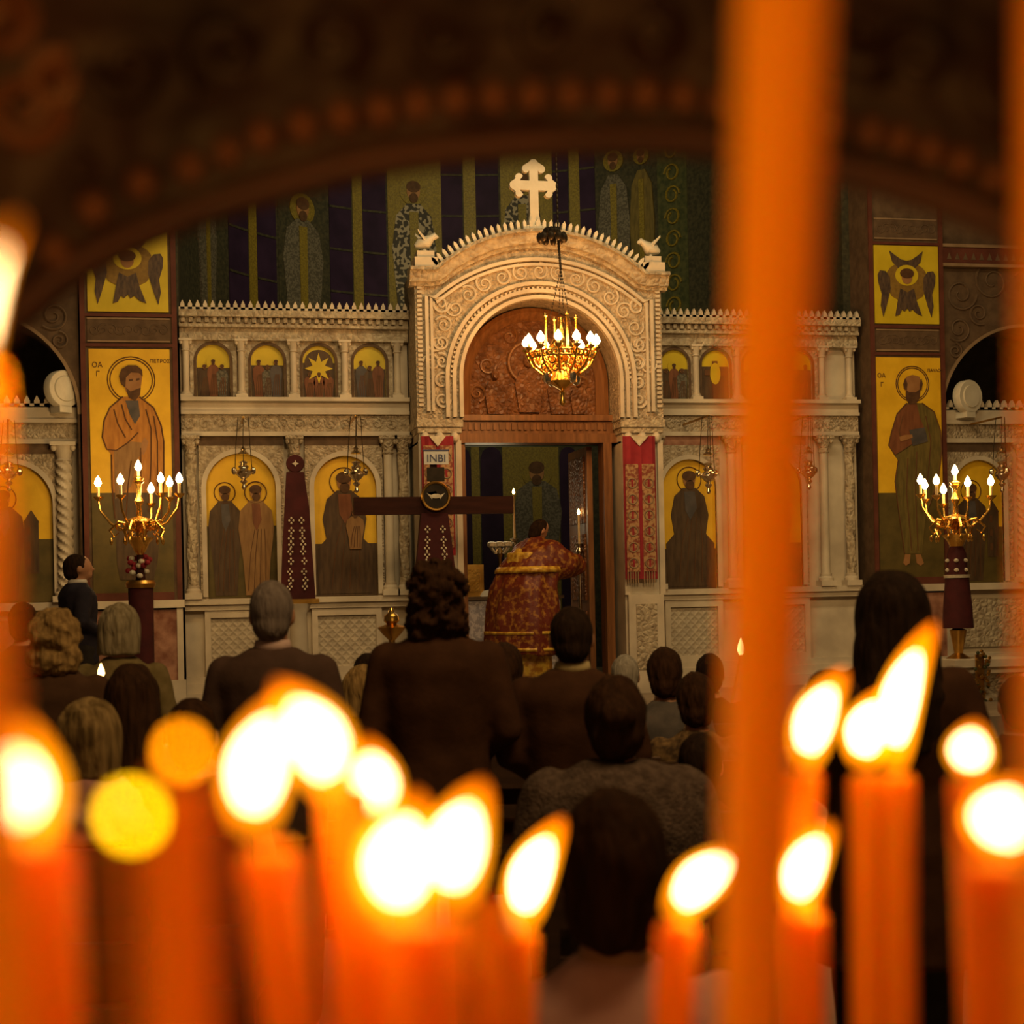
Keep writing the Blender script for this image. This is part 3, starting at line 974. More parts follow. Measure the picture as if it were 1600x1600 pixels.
fig(o, yI - 0.004, 6.37, 1.63, 1.25, 0.4, ROBE_TAN, ROBE_BLUE)
# small gallery icons
smalls = [(0.19, .34, 'small arched gallery icon of two facing figures, farthest from the portal, over the two-saint icon'), (0.75, .34, 'small arched gallery icon of a crowded scene with a couch, second from the ochre saint'),
          (1.29, .34, 'small arched gallery icon with a bright gold star shape over dark robes'), (1.83, .34, 'small arched gallery icon with a gold halo over a group, next to the portal'),
          (5.22, .32, 'small arched gallery icon with dark ground and gold ring, beside the portal corner'), (5.70, .32, 'small arched gallery icon of a cross shape on yellow gold, beside the tall candle'),
          (6.19, .32, 'small arched gallery icon covered by the tall wax candle'), (6.68, .32, 'small arched gallery icon dim beside the tall wax candle, next to the double column')]
for k, (cx, w, lb) in enumerate(smalls):
    r = w / 2
    o = icon('gallery_icon', lb, 'small gallery icons', arch_poly(cx - r, cx + r, 3.705, 4.26), yI, GOLDGREEN, 3.705)
    G().box(cx - r + 0.002, cx + r - 0.002, yI - 0.018, yI, 3.706, 4.02 + 0.03 * (k % 3)).build('dark_ground', ROBE_DARK, o)
    if k in (0, 1, 3, 4, 6, 7):
        for j, dx in enumerate((-.09, .0, .09)):
            fig(o, yI - 0.004 - 0.004 * j, cx + dx, 3.72, 0.34 + 0.06 * ((j + k) % 2), 0.13, (ROBE_DARK, ROBE_RUST, ROBE_GREY, ROBE_BLUE)[(k + j) % 4], None, halo=False)
        if k in (0, 3, 4):
            G().prism(ngon(cx + (.03 if k == 3 else 0), 4.07, .07, .07), yI - 0.026, yI - 0.01).build('gold_disc', GOLDGREEN, o)
    elif k == 2:
        star = []
        for i in range(16):
            rr = .15 if i % 2 == 0 else .07
            star.append((cx + rr * math.cos(i * PI / 8), 4.02 + rr * 1.1 * math.sin(i * PI / 8)))
        G().prism(ngon(cx, 4.08, .15, .14), yI - 0.022, yI - 0.01).build('dark_disc', ROBE_DARK, o)
        G().prism(star, yI - 0.028, yI - 0.015).build('gold_star', GOLDGREEN, o)
        for dx in (-.1, 0, .1):
            fig(o, yI - 0.004, cx + dx, 3.72, 0.26, 0.12, ROBE_RUST, None, halo=False)
    else:
        G().prism([(cx - .03, 3.72), (cx + .03, 3.72), (cx + .03, 3.98), (cx + .12, 3.98), (cx + .12, 4.04), (cx + .03, 4.04), (cx + .03, 4.14), (cx - .03, 4.14), (cx - .03, 4.04), (cx - .12, 4.04), (cx - .12, 3.98), (cx - .03, 3.98)], yI - 0.03, yI - 0.01).build('painted_cross', INK, o)
        G().prism(ngon(cx, 4.0, .06, .12), yI - 0.034, yI - 0.02).build('painted_figure', GOLDGREEN, o)


# side screens in the aisle arches
def side_screen(label, x0, x1, icx, w, zt, colx, sgn, ilabel):
    o = thing('aisle_screen', label, 'icon screen', ((x0 + x1) / 2, YS + 0.1, SOL))
    G().box(x0, x1, YS, YS + 0.2, SOL, 3.6).build('back_wall', MARBLE, o)
    G().box(x0, x1, YS - 0.14, YS, SOL, 0.78).build('plinth', MARBLE, o)
    G().box(x0 + .15, x1 - .15, YS - 0.05, YS, 0.86, 1.42).build('base_panel', REDMARBLE if sgn < 0 else CARVED, o)
    G().box(x0, x1, YS - 0.14, YS, 1.52, 1.60).build('ledge', MARBLE, o)
    r = w / 2
    hole = arc(icx, zt - r, r, 0, 180, 18)
    a, b = (icx - r - 0.12, icx + r + 0.12)
    poly = [(icx + r, 1.60), (b, 1.60), (b, 3.12), (a, 3.12), (a, 1.60), (icx - r, 1.60)] + hole[::-1]
    f = G().prism(poly, YS - 0.06, YS).build('arch_surround', CARVED2, o)
    g = G()
    g.sweep([(icx + r, 1.62)] + hole + [(icx - r, 1.62)], [(0.0, YS - 0.03), (0.0, YS - 0.085), (-0.05, YS - 0.085), (-0.05, YS - 0.05)])
    g.build('arch_moulding', MARBLE, f)
    g = G()
    column(g, colx, YS - 0.09, 1.74, 3.05, 0.075, 0, 22.0, 20, 60)
    c = g.build('twisted_column', MARBLE, o)
    g = G()
    capital(g, colx, YS - 0.09, 3.03, 0.2, 0.07)
    g.build('capital', MARBLE, c)
    g = G()
    base_block(g, colx, YS - 0.09, 1.60, 0.14, 0.075)
    g.build('base', MARBLE, c)
    G().box(a + .02, b - .02, YS - 0.07, YS, 3.12, 3.22).build('band_panel', BROWNPAINT, o)
    g = G().box(x0, x1, YS - 0.10, YS, 3.22, 3.27).box(x0, x1, YS - 0.15, YS, 3.43, 3.47).box(x0, x1, YS - 0.12, YS, 3.47, 3.6)
    g.build('cornice', MARBLE, o)
    G().box(x0, x1, YS - 0.08, YS, 3.27, 3.43).build('carved_frieze', CARVED2, o)
    g = G()
    cresting(g, x0, x1, YS - 0.12, YS - 0.06, 3.60, 0.11, 0.098)
    g.build('cresting_strip', MARBLE, o)
    i = icon('arched_icon', ilabel, 'arched icons of the screens', arch_poly(icx - r, icx + r, 1.605, zt), yI, GOLDLEAF, 1.605)
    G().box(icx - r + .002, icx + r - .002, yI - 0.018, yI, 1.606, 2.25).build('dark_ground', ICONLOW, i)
    fig(i, yI - 0.004, icx - 0.08, 1.63, 1.15, 0.42, ROBE_DARK, ROBE_BLUE)
    g = G().box(icx + .12, icx + .26, yI - 0.024, yI, 1.9, 2.42, 0).prism([(icx + .11, 2.42), (icx + .27, 2.42), (icx + .19, 2.55)], yI - 0.024, yI, 0)
    for zz in (1.98, 2.14, 2.30):
        g.box(icx + .15, icx + .18, yI - 0.028, yI, zz, zz + .08, 1)
    g.build('painted_tower', [ROBE_DARK, INK], i)


side_screen('low marble aisle screen with twisted column beside the ochre-robed saint', -3.2, -1.14, -1.86, 0.82, 3.02, -1.33, -1, 'arched gold icon in the aisle screen with a painted tower, partly behind candle')
side_screen('low marble aisle screen on the far side of the balding saint', 8.36, 10.4, 8.86, 0.62, 3.02, 9.42, 1, 'arched gold icon in the aisle screen behind the candelabrum on the marble stand')
# round stone discs on the screen ends
for lb, px, py, rz in (('round pale stone disc standing on the aisle screen beside the twisted column', 98, 608, 38), ('round pale stone disc standing on the aisle screen by the balding saint', 1512, 620, 20)):
    c = W(px, py, YS - 0.22)
    g = G()
    for rr, t, mi in ((0.19, 0.0, 0), (0.13, 0.015, 0)):
        ring = [[(rr2 * math.cos(2 * PI * i / 28), yy, rr2 * math.sin(2 * PI * i / 28)) for i in range(28)] for rr2, yy in ((rr * .96, -0.05 - t), (rr, -0.04 - t), (rr, 0.05))]
        g.loft(ring, mi)
    g.box(-0.07, 0.07, -0.05, 0.12, -0.24, -0.17)
    ob = g.build('stone_roundel', WHITE, local=True)
    ob.location = (c.x, c.y, c.z)
    ob.rotation_euler = (0, 0, math.radians(rz))
    tag(ob, lb, 'ornament', 'stone roundels')

# ------------------------------------------------------------------ portal
YF, YB = 15.8, 16.6
AX = 1.33
por = thing('arched_portal', 'carved marble arched portal over the royal door with scalloped crest', 'portal', (XC, 16.2, SOL))
op = 0.84
sp = 3.84
top_arc_R = 1.72
half = 1.13
zc_ = 5.40 - top_arc_R
a_ = math.degrees(math.asin(half / top_arc_R))
toparc = [(XC + top_arc_R * math.sin(math.radians(t)), zc_ + top_arc_R * math.cos(math.radians(t))) for t in [a_ - 2 * a_ * i / 28 for i in range(29)]]
ztop_s = toparc[0][1]
hole = arc(XC, sp, op, 0, 180, 30)
poly = [(XC + op, 3.42), (XC + AX, 3.42), (XC + AX, ztop_s)] + toparc + [(XC - AX, ztop_s), (XC - AX, 3.42), (XC - op, 3.42)] + hole[::-1]
G().prism(poly, YF, YB).build('arch_block', CARVED2, por)
toppath = [(XC + AX + 0.06, ztop_s), (XC + half + 0.02, ztop_s)] + toparc + [(XC - half - 0.02, ztop_s), (XC - AX - 0.06, ztop_s)]
g = G()
g.sweep(toppath, [(0.0, YF + 0.1), (0.0, YF - 0.16), (0.035, YF - 0.17), (0.045, YF - 0.13), (0.14, YF - 0.09), (0.15, YF - 0.05), (0.18, YF - 0.04), (0.18, YF + 0.1)])
g.build('arched_cornice', CARVED, por)
inner = [(XC + AX - 0.1, 3.5), (XC + AX - 0.1, ztop_s - 0.28)] + [(x, z - 0.28) for x, z in toparc] + [(XC - AX + 0.1, ztop_s - 0.28), (XC - AX + 0.1, 3.5)]
g = G().sweep(inner, [(0, YF + 0.02), (0.0, YF - 0.045), (0.035, YF - 0.045), (0.035, YF + 0.02)])
g.sweep([(x, z) for x, z in inner], [(0.055, YF + 0.02), (0.055, YF - 0.03), (0.085, YF - 0.03), (0.085, YF + 0.02)])
g.build('outer_moulding', MARBLE, por)
g = G()
for r_, dy in ((op + 0.005, 0.05), (op + 0.075, 0.035), (op + 0.15, 0.05)):
    path = [(XC + r_, 3.44)] + arc(XC, sp, r_, 0, 180, 36) + [(XC - r_, 3.44)]
    g.sweep(path, [(0, YF + 0.02), (0, YF - dy), (-0.04, YF - dy), (-0.04, YF + 0.02)])
g.build('archivolt', MARBLE, por)
g = G()
for k in range(60):                       # dentils on the archivolt
    t = math.radians(3 * k + 1.5)
    for rr in (op + 0.125,):
        c = (XC + rr * math.cos(t), sp + rr * math.sin(t))
        g.box(c[0] - .012, c[0] + .012, YF - 0.03, YF, c[1] - .012, c[1] + .012)
for sx in (-1, 1):
    for k in range(30):
        zz = 3.55 + k * 0.047
        xx = XC + sx * (AX - 0.045)
        g.box(xx - 0.025, xx + 0.025, YF - 0.025, YF, zz, zz + 0.028)
g.build('dentil_course', MARBLE, por)
g = G()
for k in range(17):                       # vine scroll following the arch
    t = math.radians(8 + 164 * k / 16)
    rr = op + 0.30 + 0.04 * abs(math.cos(t)) * (1 if abs(math.cos(t)) > 0.5 else 0)
    zz = sp + rr * math.sin(t)
    spiral(g, XC + rr * math.cos(t), zz, 0.095, YF - 0.01, 1.5, t, 1 if k % 2 else -1, 0.014, 0, 22)
for sx in (-1, 1):
    for k in range(4):
        spiral(g, XC + sx * (AX - 0.27), 3.62 + k * 0.2, 0.085, YF - 0.01, 1.5, k, 1 if k % 2 else -1, 0.018, 0, 20)
    spiral(g, XC + sx * (AX - 0.27), 4.62, 0.10, YF - 0.01, 1.5, 0, sx, 0.018, 0, 20)
g.build('vine_scroll', MARBLE, por)  # crevice shade put into colour: scrolls lighter than the carved ground
g = G()
nt_ = 36
for k in range(nt_):
    t = math.radians(a_ - 2 * a_ * (k + .5) / nt_)
    rr = top_arc_R
    for (r1, w1) in ((rr, .018),):
        ux, uz = math.sin(t), math.cos(t)
        px_, pz_ = XC + rr * ux, zc_ + rr * uz
        q = [(px_ - w1 * uz, pz_ + w1 * ux), (px_ + w1 * uz, pz_ - w1 * ux), (px_ + w1 * uz + ux * .07, pz_ - w1 * ux + uz * .07), (px_ + ux * .1, pz_ + uz * .1), (px_ - w1 * uz + ux * .07, pz_ + w1 * ux + uz * .07)]
        g.prism(q, YF - 0.14, YF - 0.07)
g.build('cresting_strip', WHITE, por)
for sx in (-1, 1):
    G().box(XC + sx * 1.22 - .12, XC + sx * 1.22 + .12, YF - 0.14, YF + 0.12, ztop_s, ztop_s + 0.10).box(XC + sx * 1.22 - .09, XC + sx * 1.22 + .09, YF - 0.11, YF + 0.1, ztop_s + 0.10, ztop_s + 0.17).build('corner_pedestal', MARBLE, por)
    # pilasters under the arch block
    x0, x1 = (XC - AX + .02, XC - op - .04) if sx < 0 else (XC + op + .04, XC + AX - .02)
    p = G().box(x0, x1, YF + 0.05, YB, SOL, 3.2).build('pilaster', MARBLE, por)
    G().box(x0 - .03, x1 + .03, YF - 0.02, YB, 3.34, 3.42).box(x0 - .015, x1 + .015, YF, YB, 3.28, 3.34).build('capital_slab', CARVED, p)
    g = G().box(x0, x1, YF + 0.03, YB, 3.18, 3.28)
    for k in range(3):
        g.ell((x0 + .06 + k * (x1 - x0 - .12) / 2, YF + 0.02, 3.23), (.05, .06, .06), 10, 8)
    g.build('capital_knobs', MARBLE, p)
    g = G().box(x0 + .02, x1 - .02, YF - 0.01, YF + .05, SOL, 1.55)
    g.build('pedestal', MARBLE, p)
    G().box(x0 + .1, x1 - .1, YF - 0.02, YF + .0, .75, 1.45).build('pedestal_panel', CARVED, p)
    G().box(x0 - .01, x0 + .05, YF + 0.01, YF + .06, 1.55, 3.2).box(x1 - .05, x1 + .01, YF + 0.01, YF + .06, 1.55, 3.2).build('edge_moulding', MARBLE, p)

# wooden tympanum and door
ty = thing('carved_tympanum', 'carved wooden half-round panel with a relief scene over the royal door', 'carved panel', (XC, 16.25, 3.2))
Yt = 16.22
G().prism([(XC - op, 3.5), (XC + op, 3.5)] + arc(XC, sp, op - .005, 0, 180, 26), Yt, Yt + .08).build('panel', WOOD, ty)
g = G()
path = [(XC + op - .02, 3.5)] + arc(XC, sp, op - .02, 0, 180, 30) + [(XC - op + .02, 3.5)]
g.sweep(path, [(0, Yt + .02), (0, Yt - .07), (.05, Yt - .09), (.09, Yt - .06), (.13, Yt - .02), (.13, Yt + .02)])
g.build('arched_frame', WOODP, ty)
g = G().box(XC - op - .04, XC + op + .04, Yt - .16, Yt + .08, 3.2, 3.30).box(XC - op - .02, XC + op + .02, Yt - .11, Yt + .08, 3.30, 3.44).box(XC - op, XC + op, Yt - .15, Yt + .08, 3.44, 3.50)
for k in range(24):
    xx = XC - op + .03 + k * (2 * op - .06) / 24
    g.box(xx, xx + .035, Yt - .13, Yt - .11, 3.34, 3.41)
g.build('lintel_beam', WOODP, ty)
g = G()
for (dx, dz, s) in ((-.42, 3.52, .8), (-.05, 3.54, 1.05), (.28, 3.52, .85), (.5, 3.52, .65)):
    g.prism([(XC + dx + x * .15 * s, dz + z * .55 * s) for x, z in ((-.7, 0), (.7, 0), (1, .55), (.6, .8), (-.6, .8), (-1, .55))], Yt - .04, Yt + .01)
    g.ell((XC + dx, Yt - .02, dz + .53 * s), (.055 * s, .05, .075 * s), 10, 8)
    g.build('relief_figure', WOOD, ty)
    g = G()
g.tube([(a, Yt - .02, b) for a, b in ring_pts(XC - .05, 4.08, .22)], .02, 6)
for k, (sx, sz) in enumerate(((-.5, 4.05), (.42, 4.12), (-.25, 4.36), (.22, 4.38), (.55, 3.85), (-.62, 3.75))):
    g.build('relief_scroll', WOODP, ty)
    g = G()
    spiral(g, XC + sx, sz, .1, Yt - .01, 1.4, k, 1 if k % 2 else -1, .016, 0, 18)
g.build('relief_scroll', WOODP, ty)
g = G().box(XC + op - .02 - .09, XC + op - .02, 16.06, 16.3, SOL, 3.2)
dr = thing('royal_door', 'tall brown wooden door leaf folded open inside the portal', 'door', (XC + op - .1, 16.4, SOL))
g.build('jamb', WOODP, dr)
d = G().box(XC + op - .24, XC + op - .18, 16.3, 17.15, SOL + .01, 3.18).build('leaf', WOODP, dr)
g = G()
for k in range(3):
    g.box(XC + op - .26, XC + op - .24, 16.4, 17.05, .65 + k * .85, 1.38 + k * .85)
g.build('raised_panels', WOOD, d)
struct(G().box(XC - op - .02, XC - op + .06, 16.1, 16.3, SOL, 3.2).build('trim_90', WOODP))
struct(G().box(XC - 1.6, XC + 1.6, 17.2, 17.35, 3.28, 3.62).build('trim_91', MOSGREEN))


# white cross and doves
def cross_poly(cx, z0, h, w, t):
    az = z0 + h * .62
    a = w / 2

    def lobe(x, z, r, a0, a1):
        return arc(x, z, r, a0, a1, 5)
    p = [(cx - t * 1.2, z0), (cx + t * 1.2, z0), (cx + t * .75, z0 + h * .2), (cx + t * .75, az - t * .8)]
    p += [(cx + a - t * 1.6, az - t * .8)] + lobe(cx + a - t * 1.5, az - t * 1.3, t * .7, -160, 20) + lobe(cx + a - t * .6, az, t * .75, -70, 70) + lobe(cx + a - t * 1.5, az + t * 1.3, t * .7, -20, 160) + [(cx + a - t * 1.6, az + t * .8), (cx + t * .75, az + t * .8)]
    zt = z0 + h
    p += [(cx + t * .75, zt - t * 1.9)] + lobe(cx + t * 1.3, zt - t * 1.6, t * .7, -110, 70) + lobe(cx, zt - t * .7, t * .75, 20, 160) + lobe(cx - t * 1.3, zt - t * 1.6, t * .7, 110, 290) + [(cx - t * .75, zt - t * 1.9)]
    p += [(cx - t * .75, az + t * .8), (cx - a + t * 1.6, az + t * .8)] + lobe(cx - a + t * 1.5, az + t * 1.3, t * .7, 20, 200) + lobe(cx - a + t * .6, az, t * .75, 110, 250) + lobe(cx - a + t * 1.5, az - t * 1.3, t * .7, 160, 340) + [(cx - a + t * 1.6, az - t * .8), (cx - t * .75, az - t * .8), (cx - t * .75, z0 + h * .2)]
    return p


wc = W(834, 355, YF - .05)
g = G().prism(cross_poly(wc.x, wc.z - .02, .72, .50, .062), YF - .10, YF - .03)
g.box(wc.x - .09, wc.x + .09, YF - .13, YF, wc.z - .09, wc.z)
tag(g.build('stone_cross', WHITE, org=(wc.x, YF - .06, wc.z)), 'white budded marble cross on top of the arched portal', 'cross')
for sx, lb in ((-1, 'white stone dove on the portal corner in front of the checkered bishop mosaic'), (1, 'white stone dove on the portal corner by the green vine band')):
    bx, bz = XC + sx * 1.22, ztop_s + .17
    o = thing('stone_dove', lb, 'dove', (bx, YF - .02, bz), 'doves on the portal')
    g = G().tube([(bx + sx * .1, YF - .02, bz + .06), (bx + sx * .05, YF - .02, bz + .085), (bx - sx * .02, YF - .02, bz + .10), (bx - sx * .08, YF - .02, bz + .155), (bx - sx * .11, YF - .02, bz + .17), (bx - sx * .15, YF - .02, bz + .16)],
                 [.02, .06, .07, .035, .04, .008], 10)
    g.tube([(bx, YF - .02, bz), (bx, YF - .02, bz + .07)], .02, 6)
    g.build('body', WHITE, o)
    for dy in (-.05, .05):
        G().loft([[(bx - sx * .02 + sx * .1 * t, YF - .02 + dy * (1 + t), bz + .1 + .11 * t + dd * (1 - .6 * t)) for dd in (-.03, 0, .03)] + [(bx - sx * .02 + sx * .1 * t, YF - .02 + dy * (1.15 + t), bz + .1 + .11 * t)] for t in (0, .5, 1)]).build('wing', WHITE, o)


# hanging embroidered cloths on the portal pilasters
def hanging(label, x0, x1, z0, z1, y, top_h, split):
    o = thing('embroidered_hanging', label, 'hanging cloth', ((x0 + x1) / 2, y, z0), 'embroidered hangings')
    n = 9
    rings = []
    for k in range(n + 1):
        x = x0 + (x1 - x0) * k / n
        dy = .012 * math.sin(k * 2.2)
        rings.append([(x, y + dy, z0), (x, y - .012 + dy, z0), (x, y - .012 + dy, z1), (x, y + dy, z1)])
    c = G().loft(rings).build('cloth', CRIMSON, o)
    g = G()
    for sx in (0, 1):
        a = x0 + .02 + sx * (x1 - x0) / 2
        b = a + (x1 - x0) / 2 - .04
        g.box(a, b, y - .028, y - .012, z0 + .08, z1 - top_h, 0)
        nz = int((z1 - top_h - z0 - .1) / .17)
        for k in range(nz):
            zc = z0 + .17 + k * .17
            g.tube([(p, y - .028, q) for p, q in ring_pts((a + b) / 2, zc, .05, 14)], .009, 5, 1)
            g.box((a + b) / 2 - .01, (a + b) / 2 + .01, y - .032, y - .02, zc - .04, zc + .04, 2)
        for k in range(5):
            g.box(a + k * (b - a) / 5, a + k * (b - a) / 5 + .012, y - .026, y - .006, z0 - .04, z0 + .08, 1)
    g.build('gold_embroidery', [EMBROID, TANLINE, CRIMSON], o)
    G().prism([(x0 + .08, z1), (x1 - .08, z1), ((x0 + x1) / 2, z1 - .11)], y - .03, y - .012).build('neck_lining', PEARL, o)
    return o


hanging('long crimson cloth with beige embroidery hanging on the portal pilaster beside the open door', 4.44, 4.80, XZ(1000, 905, YF)[1], 3.24, YF - .035, .30, True)
hanging('red and gold embroidered cloth hanging behind the top of the dark processional cross', 2.28, 2.62, 2.0, 3.24, YF - .035, .1, True)

# altar with things on it
at = thing('altar_table', 'altar with white patterned cloth behind the open royal door', 'altar', (3.35, 18.6, SOL))
G().box(2.7, 4.3, 18.2, 19.3, SOL, 1.52).build('cloth_skirt', ALTARCL, at)
G().box(2.66, 4.34, 18.16, 19.34, 1.52, 1.56).build('cloth_top', BROWNPAINT, at)
a = W(738, 915, 18.3)
g = G().box(a.x - .16, a.x + .14, 18.28, 18.36, 1.56, 1.95, 0).box(a.x - .11, a.x + .09, 18.265, 18.28, 1.62, 1.89, 1)
tag(g.build('gospel_book', [BRASS, GOLD], org=(a.x, 18.3, 1.56)), 'gilt-covered book standing upright on the altar', 'book')
a = W(768, 905, 18.25)
g = G()
g.loft([[(a.x - .14, 18.2, 1.56), (a.x + .14, 18.2, 1.56), (a.x + .14, 18.4, 1.58), (a.x - .14, 18.4, 1.58)], [(a.x - .1, 18.2, 1.63), (a.x + .14, 18.2, 1.66), (a.x + .14, 18.38, 1.66), (a.x - .08, 18.4, 1.63)]])
tag(g.build('folded_cloth', WHITE, org=(a.x, 18.3, 1.56)), 'white folded cloth lying on the altar beside the priest', 'cloth')


def bulb_mesh(g, c, h, r, mi=0):
    g.lathe([(r * .5, 0), (r, h * .3), (r * .75, h * .6), (r * .1, h)], c, 8, mi)


def standing_candle(name, label, px, py_flame, py_base, z, hold_z, holder_mat, floor_z):
    b = P(px, py_base, z)
    t = P(px, py_flame, z)
    o = thing(name, label, 'candlestick', (b.x, b.y, floor_z))
    g = G().lathe([(.14, floor_z), (.14, floor_z + .03), (.03, floor_z + .08), (.018, floor_z + .2), (.018, b.z - .12), (.04, b.z - .08), (.02, b.z - .04), (.06, b.z), (.02, b.z + .01)], (b.x, b.y, 0), 12)
    g.build('stick', holder_mat, o)
    G().lathe([(.013, b.z), (.012, t.z - .03)], (b.x, b.y, 0), 8).build('candle', WAXPALE, o)
    g = G()
    bulb_mesh(g, (b.x, b.y, t.z - .03), .07, .018)
    g.build('flame', SMALLFLAME, o)
    return o


standing_candle('altar_candlestick', 'thin white candle burning on an ornate stick beside the cross beam', 804, 768, 842, 17.6, 0, SILVER, SOL)
standing_candle('altar_candlestick', 'thin white candle burning by the open door leaf', 905, 800, 850, 17.0, 0, SILVER, SOL)
# white floral branch holder on a stand
a = P(781, 856, 17.6)
o = thing('branched_lamp_stand', 'pale branched lamp stand beside the robed priest', 'lamp stand', (a.x, a.y, SOL))
G().lathe([(.15, SOL), (.03, SOL + .1), (.02, a.z - .12), (.05, a.z - .05), (.02, a.z)], (a.x, a.y, 0), 12).build('pole', BRASS, o)
g = G()
for k in range(7):
    t = 2 * PI * k / 7
    g.tube([(a.x, a.y, a.z - .05), (a.x + .06 * math.cos(t), a.y + .06 * math.sin(t), a.z - .06), (a.x + .11 * math.cos(t), a.y + .11 * math.sin(t), a.z)], .012, 6)
    g.lathe([(.01, 0), (.035, .02), (.04, .06), (.02, .07)], (a.x + .11 * math.cos(t), a.y + .11 * math.sin(t), a.z), 8)
g.build('cups', PEARL, o)

# ------------------------------------------------------------------ processional cross and draped fans
zc = 15.0
c = P(678, 790, zc)
pc = thing('processional_cross', 'big dark wooden cross with a round medallion standing before the portal', 'cross', (c.x, c.y, SOL))
l, r = P(550, 790, zc), P(806, 789, zc)
ct, cb = P(678, 672, zc), P(678, 930, zc)
G().box(l.x, r.x, c.y - .04, c.y + .04, c.z - .085, c.z + .085).build('cross_beam', DARKWOOD, pc)
G().box(c.x - .09, c.x + .09, c.y - .05, c.y + .03, SOL + .1, c.z + .1).box(c.x - .03, c.x + .03, c.y - .05, c.y + .02, c.z + .1, P(680, 712, zc).z).box(c.x - .3, c.x + .3, c.y - .25, c.y + .25, SOL, SOL + .1).build('post', DARKWOOD, pc)
tp = P(680, 716, zc)
g = G().box(tp.x - .12, tp.x + .12, c.y - .075, c.y - .05, tp.z - .065, tp.z + .065, 0)
g.box(tp.x - .13, tp.x + .13, c.y - .08, c.y - .05, tp.z + .065, tp.z + .078, 1)
text_mesh(g, 'INBI', tp.x, tp.z - .04, c.y - .077, .105, 1)
g.build('title_plaque', [WHITEENAMEL, BLUEINK], pc)
tp = P(679, 741, zc)
G().box(tp.x - .085, tp.x + .085, c.y - .085, c.y - .05, tp.z - .075, tp.z + .06).build('dark_block', IRON, pc)
tp = P(679, 776, zc)
g = G()
disc = lambda R_, y: [(tp.x + R_ * math.cos(2 * PI * i / 30), y, tp.z + R_ * math.sin(2 * PI * i / 30)) for i in range(30)]
g.loft([disc(.125, c.y - .04), disc(.125, c.y - .085)], 0)
md = g.build('medallion', IRON, pc)
g = G().tube([(a, c.y - .085, b) for a, b in ring_pts(tp.x, tp.z, .132, 30)], .014, 6)
g.build('gold_ring', BRASS, md)
g = G().prism(ngon(tp.x, tp.z, .05, .022), c.y - .095, c.y - .08).prism([(tp.x - .09, tp.z + .03), (tp.x, tp.z - .01), (tp.x + .09, tp.z + .03), (tp.x + .04, tp.z - .03), (tp.x, tp.z + .05), (tp.x - .04, tp.z - .03)], c.y - .092, c.y - .08)
g.build('white_emblem', PEARL, md)
tb, t2 = P(678, 802, zc), P(680, 960, zc)
G().loft([[(tb.x + sx * w, c.y + yy, z) for sx, yy in ((-1, -.055), (1, -.055), (1, .055), (-1, .055))] for w, z in ((.13, tb.z), (.185, tb.z - .5), (.25, t2.z), (.27, .95))]).build('drape', MAROON, pc)


def pearl_crosses(g, cx, y, z0, z1, w0, w1, rows, mi=0):
    for k in range(rows):
        t = k / max(1, rows - 1)
        z = z1 + (z0 - z1) * t + .02 * math.sin(k * 5.1)
        w = w1 + (w0 - w1) * t
        for sx in (-1, 1):
            x = cx + sx * w
            for dx, dz in ((0, .025), (0, -.025), (.02, 0), (-.02, 0)):
                g.ell((x + dx + .006 * math.sin(k * 3), y, z + dz), (.010, .007, .013), 6, 4, mi)


g = G()
pearl_crosses(g, tb.x, c.y - .062, tb.z - .5, tb.z - .16, .09, .075, 5)
g.build('pearl_crosses', PEARL, pc)

zf = 15.2
c = P(461, 725, zf)
b = P(466, 936, zf)
fan = thing('draped_fan', 'tall maroon velvet cover with pearl crosses and a round emblem, before the marble screen', 'draped fan', (b.x, b.y, SOL))
top = P(461, 738, zf)
G().loft([[(cx + sx * w, b.y + yy, z) for sx, yy in ((-1, -.03), (0, -.045), (1, -.03), (1, .03), (0, .045), (-1, .03))] for cx, w, z in ((top.x, .085, top.z), (top.x + .01, .12, top.z - .35), (b.x, .15, b.z + .4), (b.x, .17, b.z))]).build('velvet_cover', MAROON, fan)
g = G().loft([[(c.x + R_ * math.cos(2 * PI * i / 26), y, c.z + R_ * math.sin(2 * PI * i / 26)) for i in range(26)] for R_, y in ((.085, b.y + .03), (.09, b.y - .03), (.08, b.y - .045))])
hd = g.build('round_head', MAROON, fan)
g = G().prism([(c.x - .035, c.z), (c.x - .008, c.z + .012), (c.x, c.z + .035), (c.x + .008, c.z + .012), (c.x + .035, c.z), (c.x + .01, c.z - .012), (c.x, c.z - .03), (c.x - .01, c.z - .012)], b.y - .055, b.y - .045)
g.build('star_emblem', PEARL, hd)
g = G()
pearl_crosses(g, b.x - .005, b.y - .055, b.z + .12, top.z - .48, .075, .05, 9)
g.build('pearl_crosses', PEARL, fan)
G().box(b.x - .2, b.x + .2, b.y - .1, b.y + .1, b.z - .045, b.z).build('gold_foot', BRASS, fan)
G().lathe([(.2, SOL), (.2, SOL + .08), (.1, SOL + .14), (.085, b.z - .15), (.13, b.z - .045)], (b.x, b.y, 0), 16).build('marble_post', MARBLE, fan)


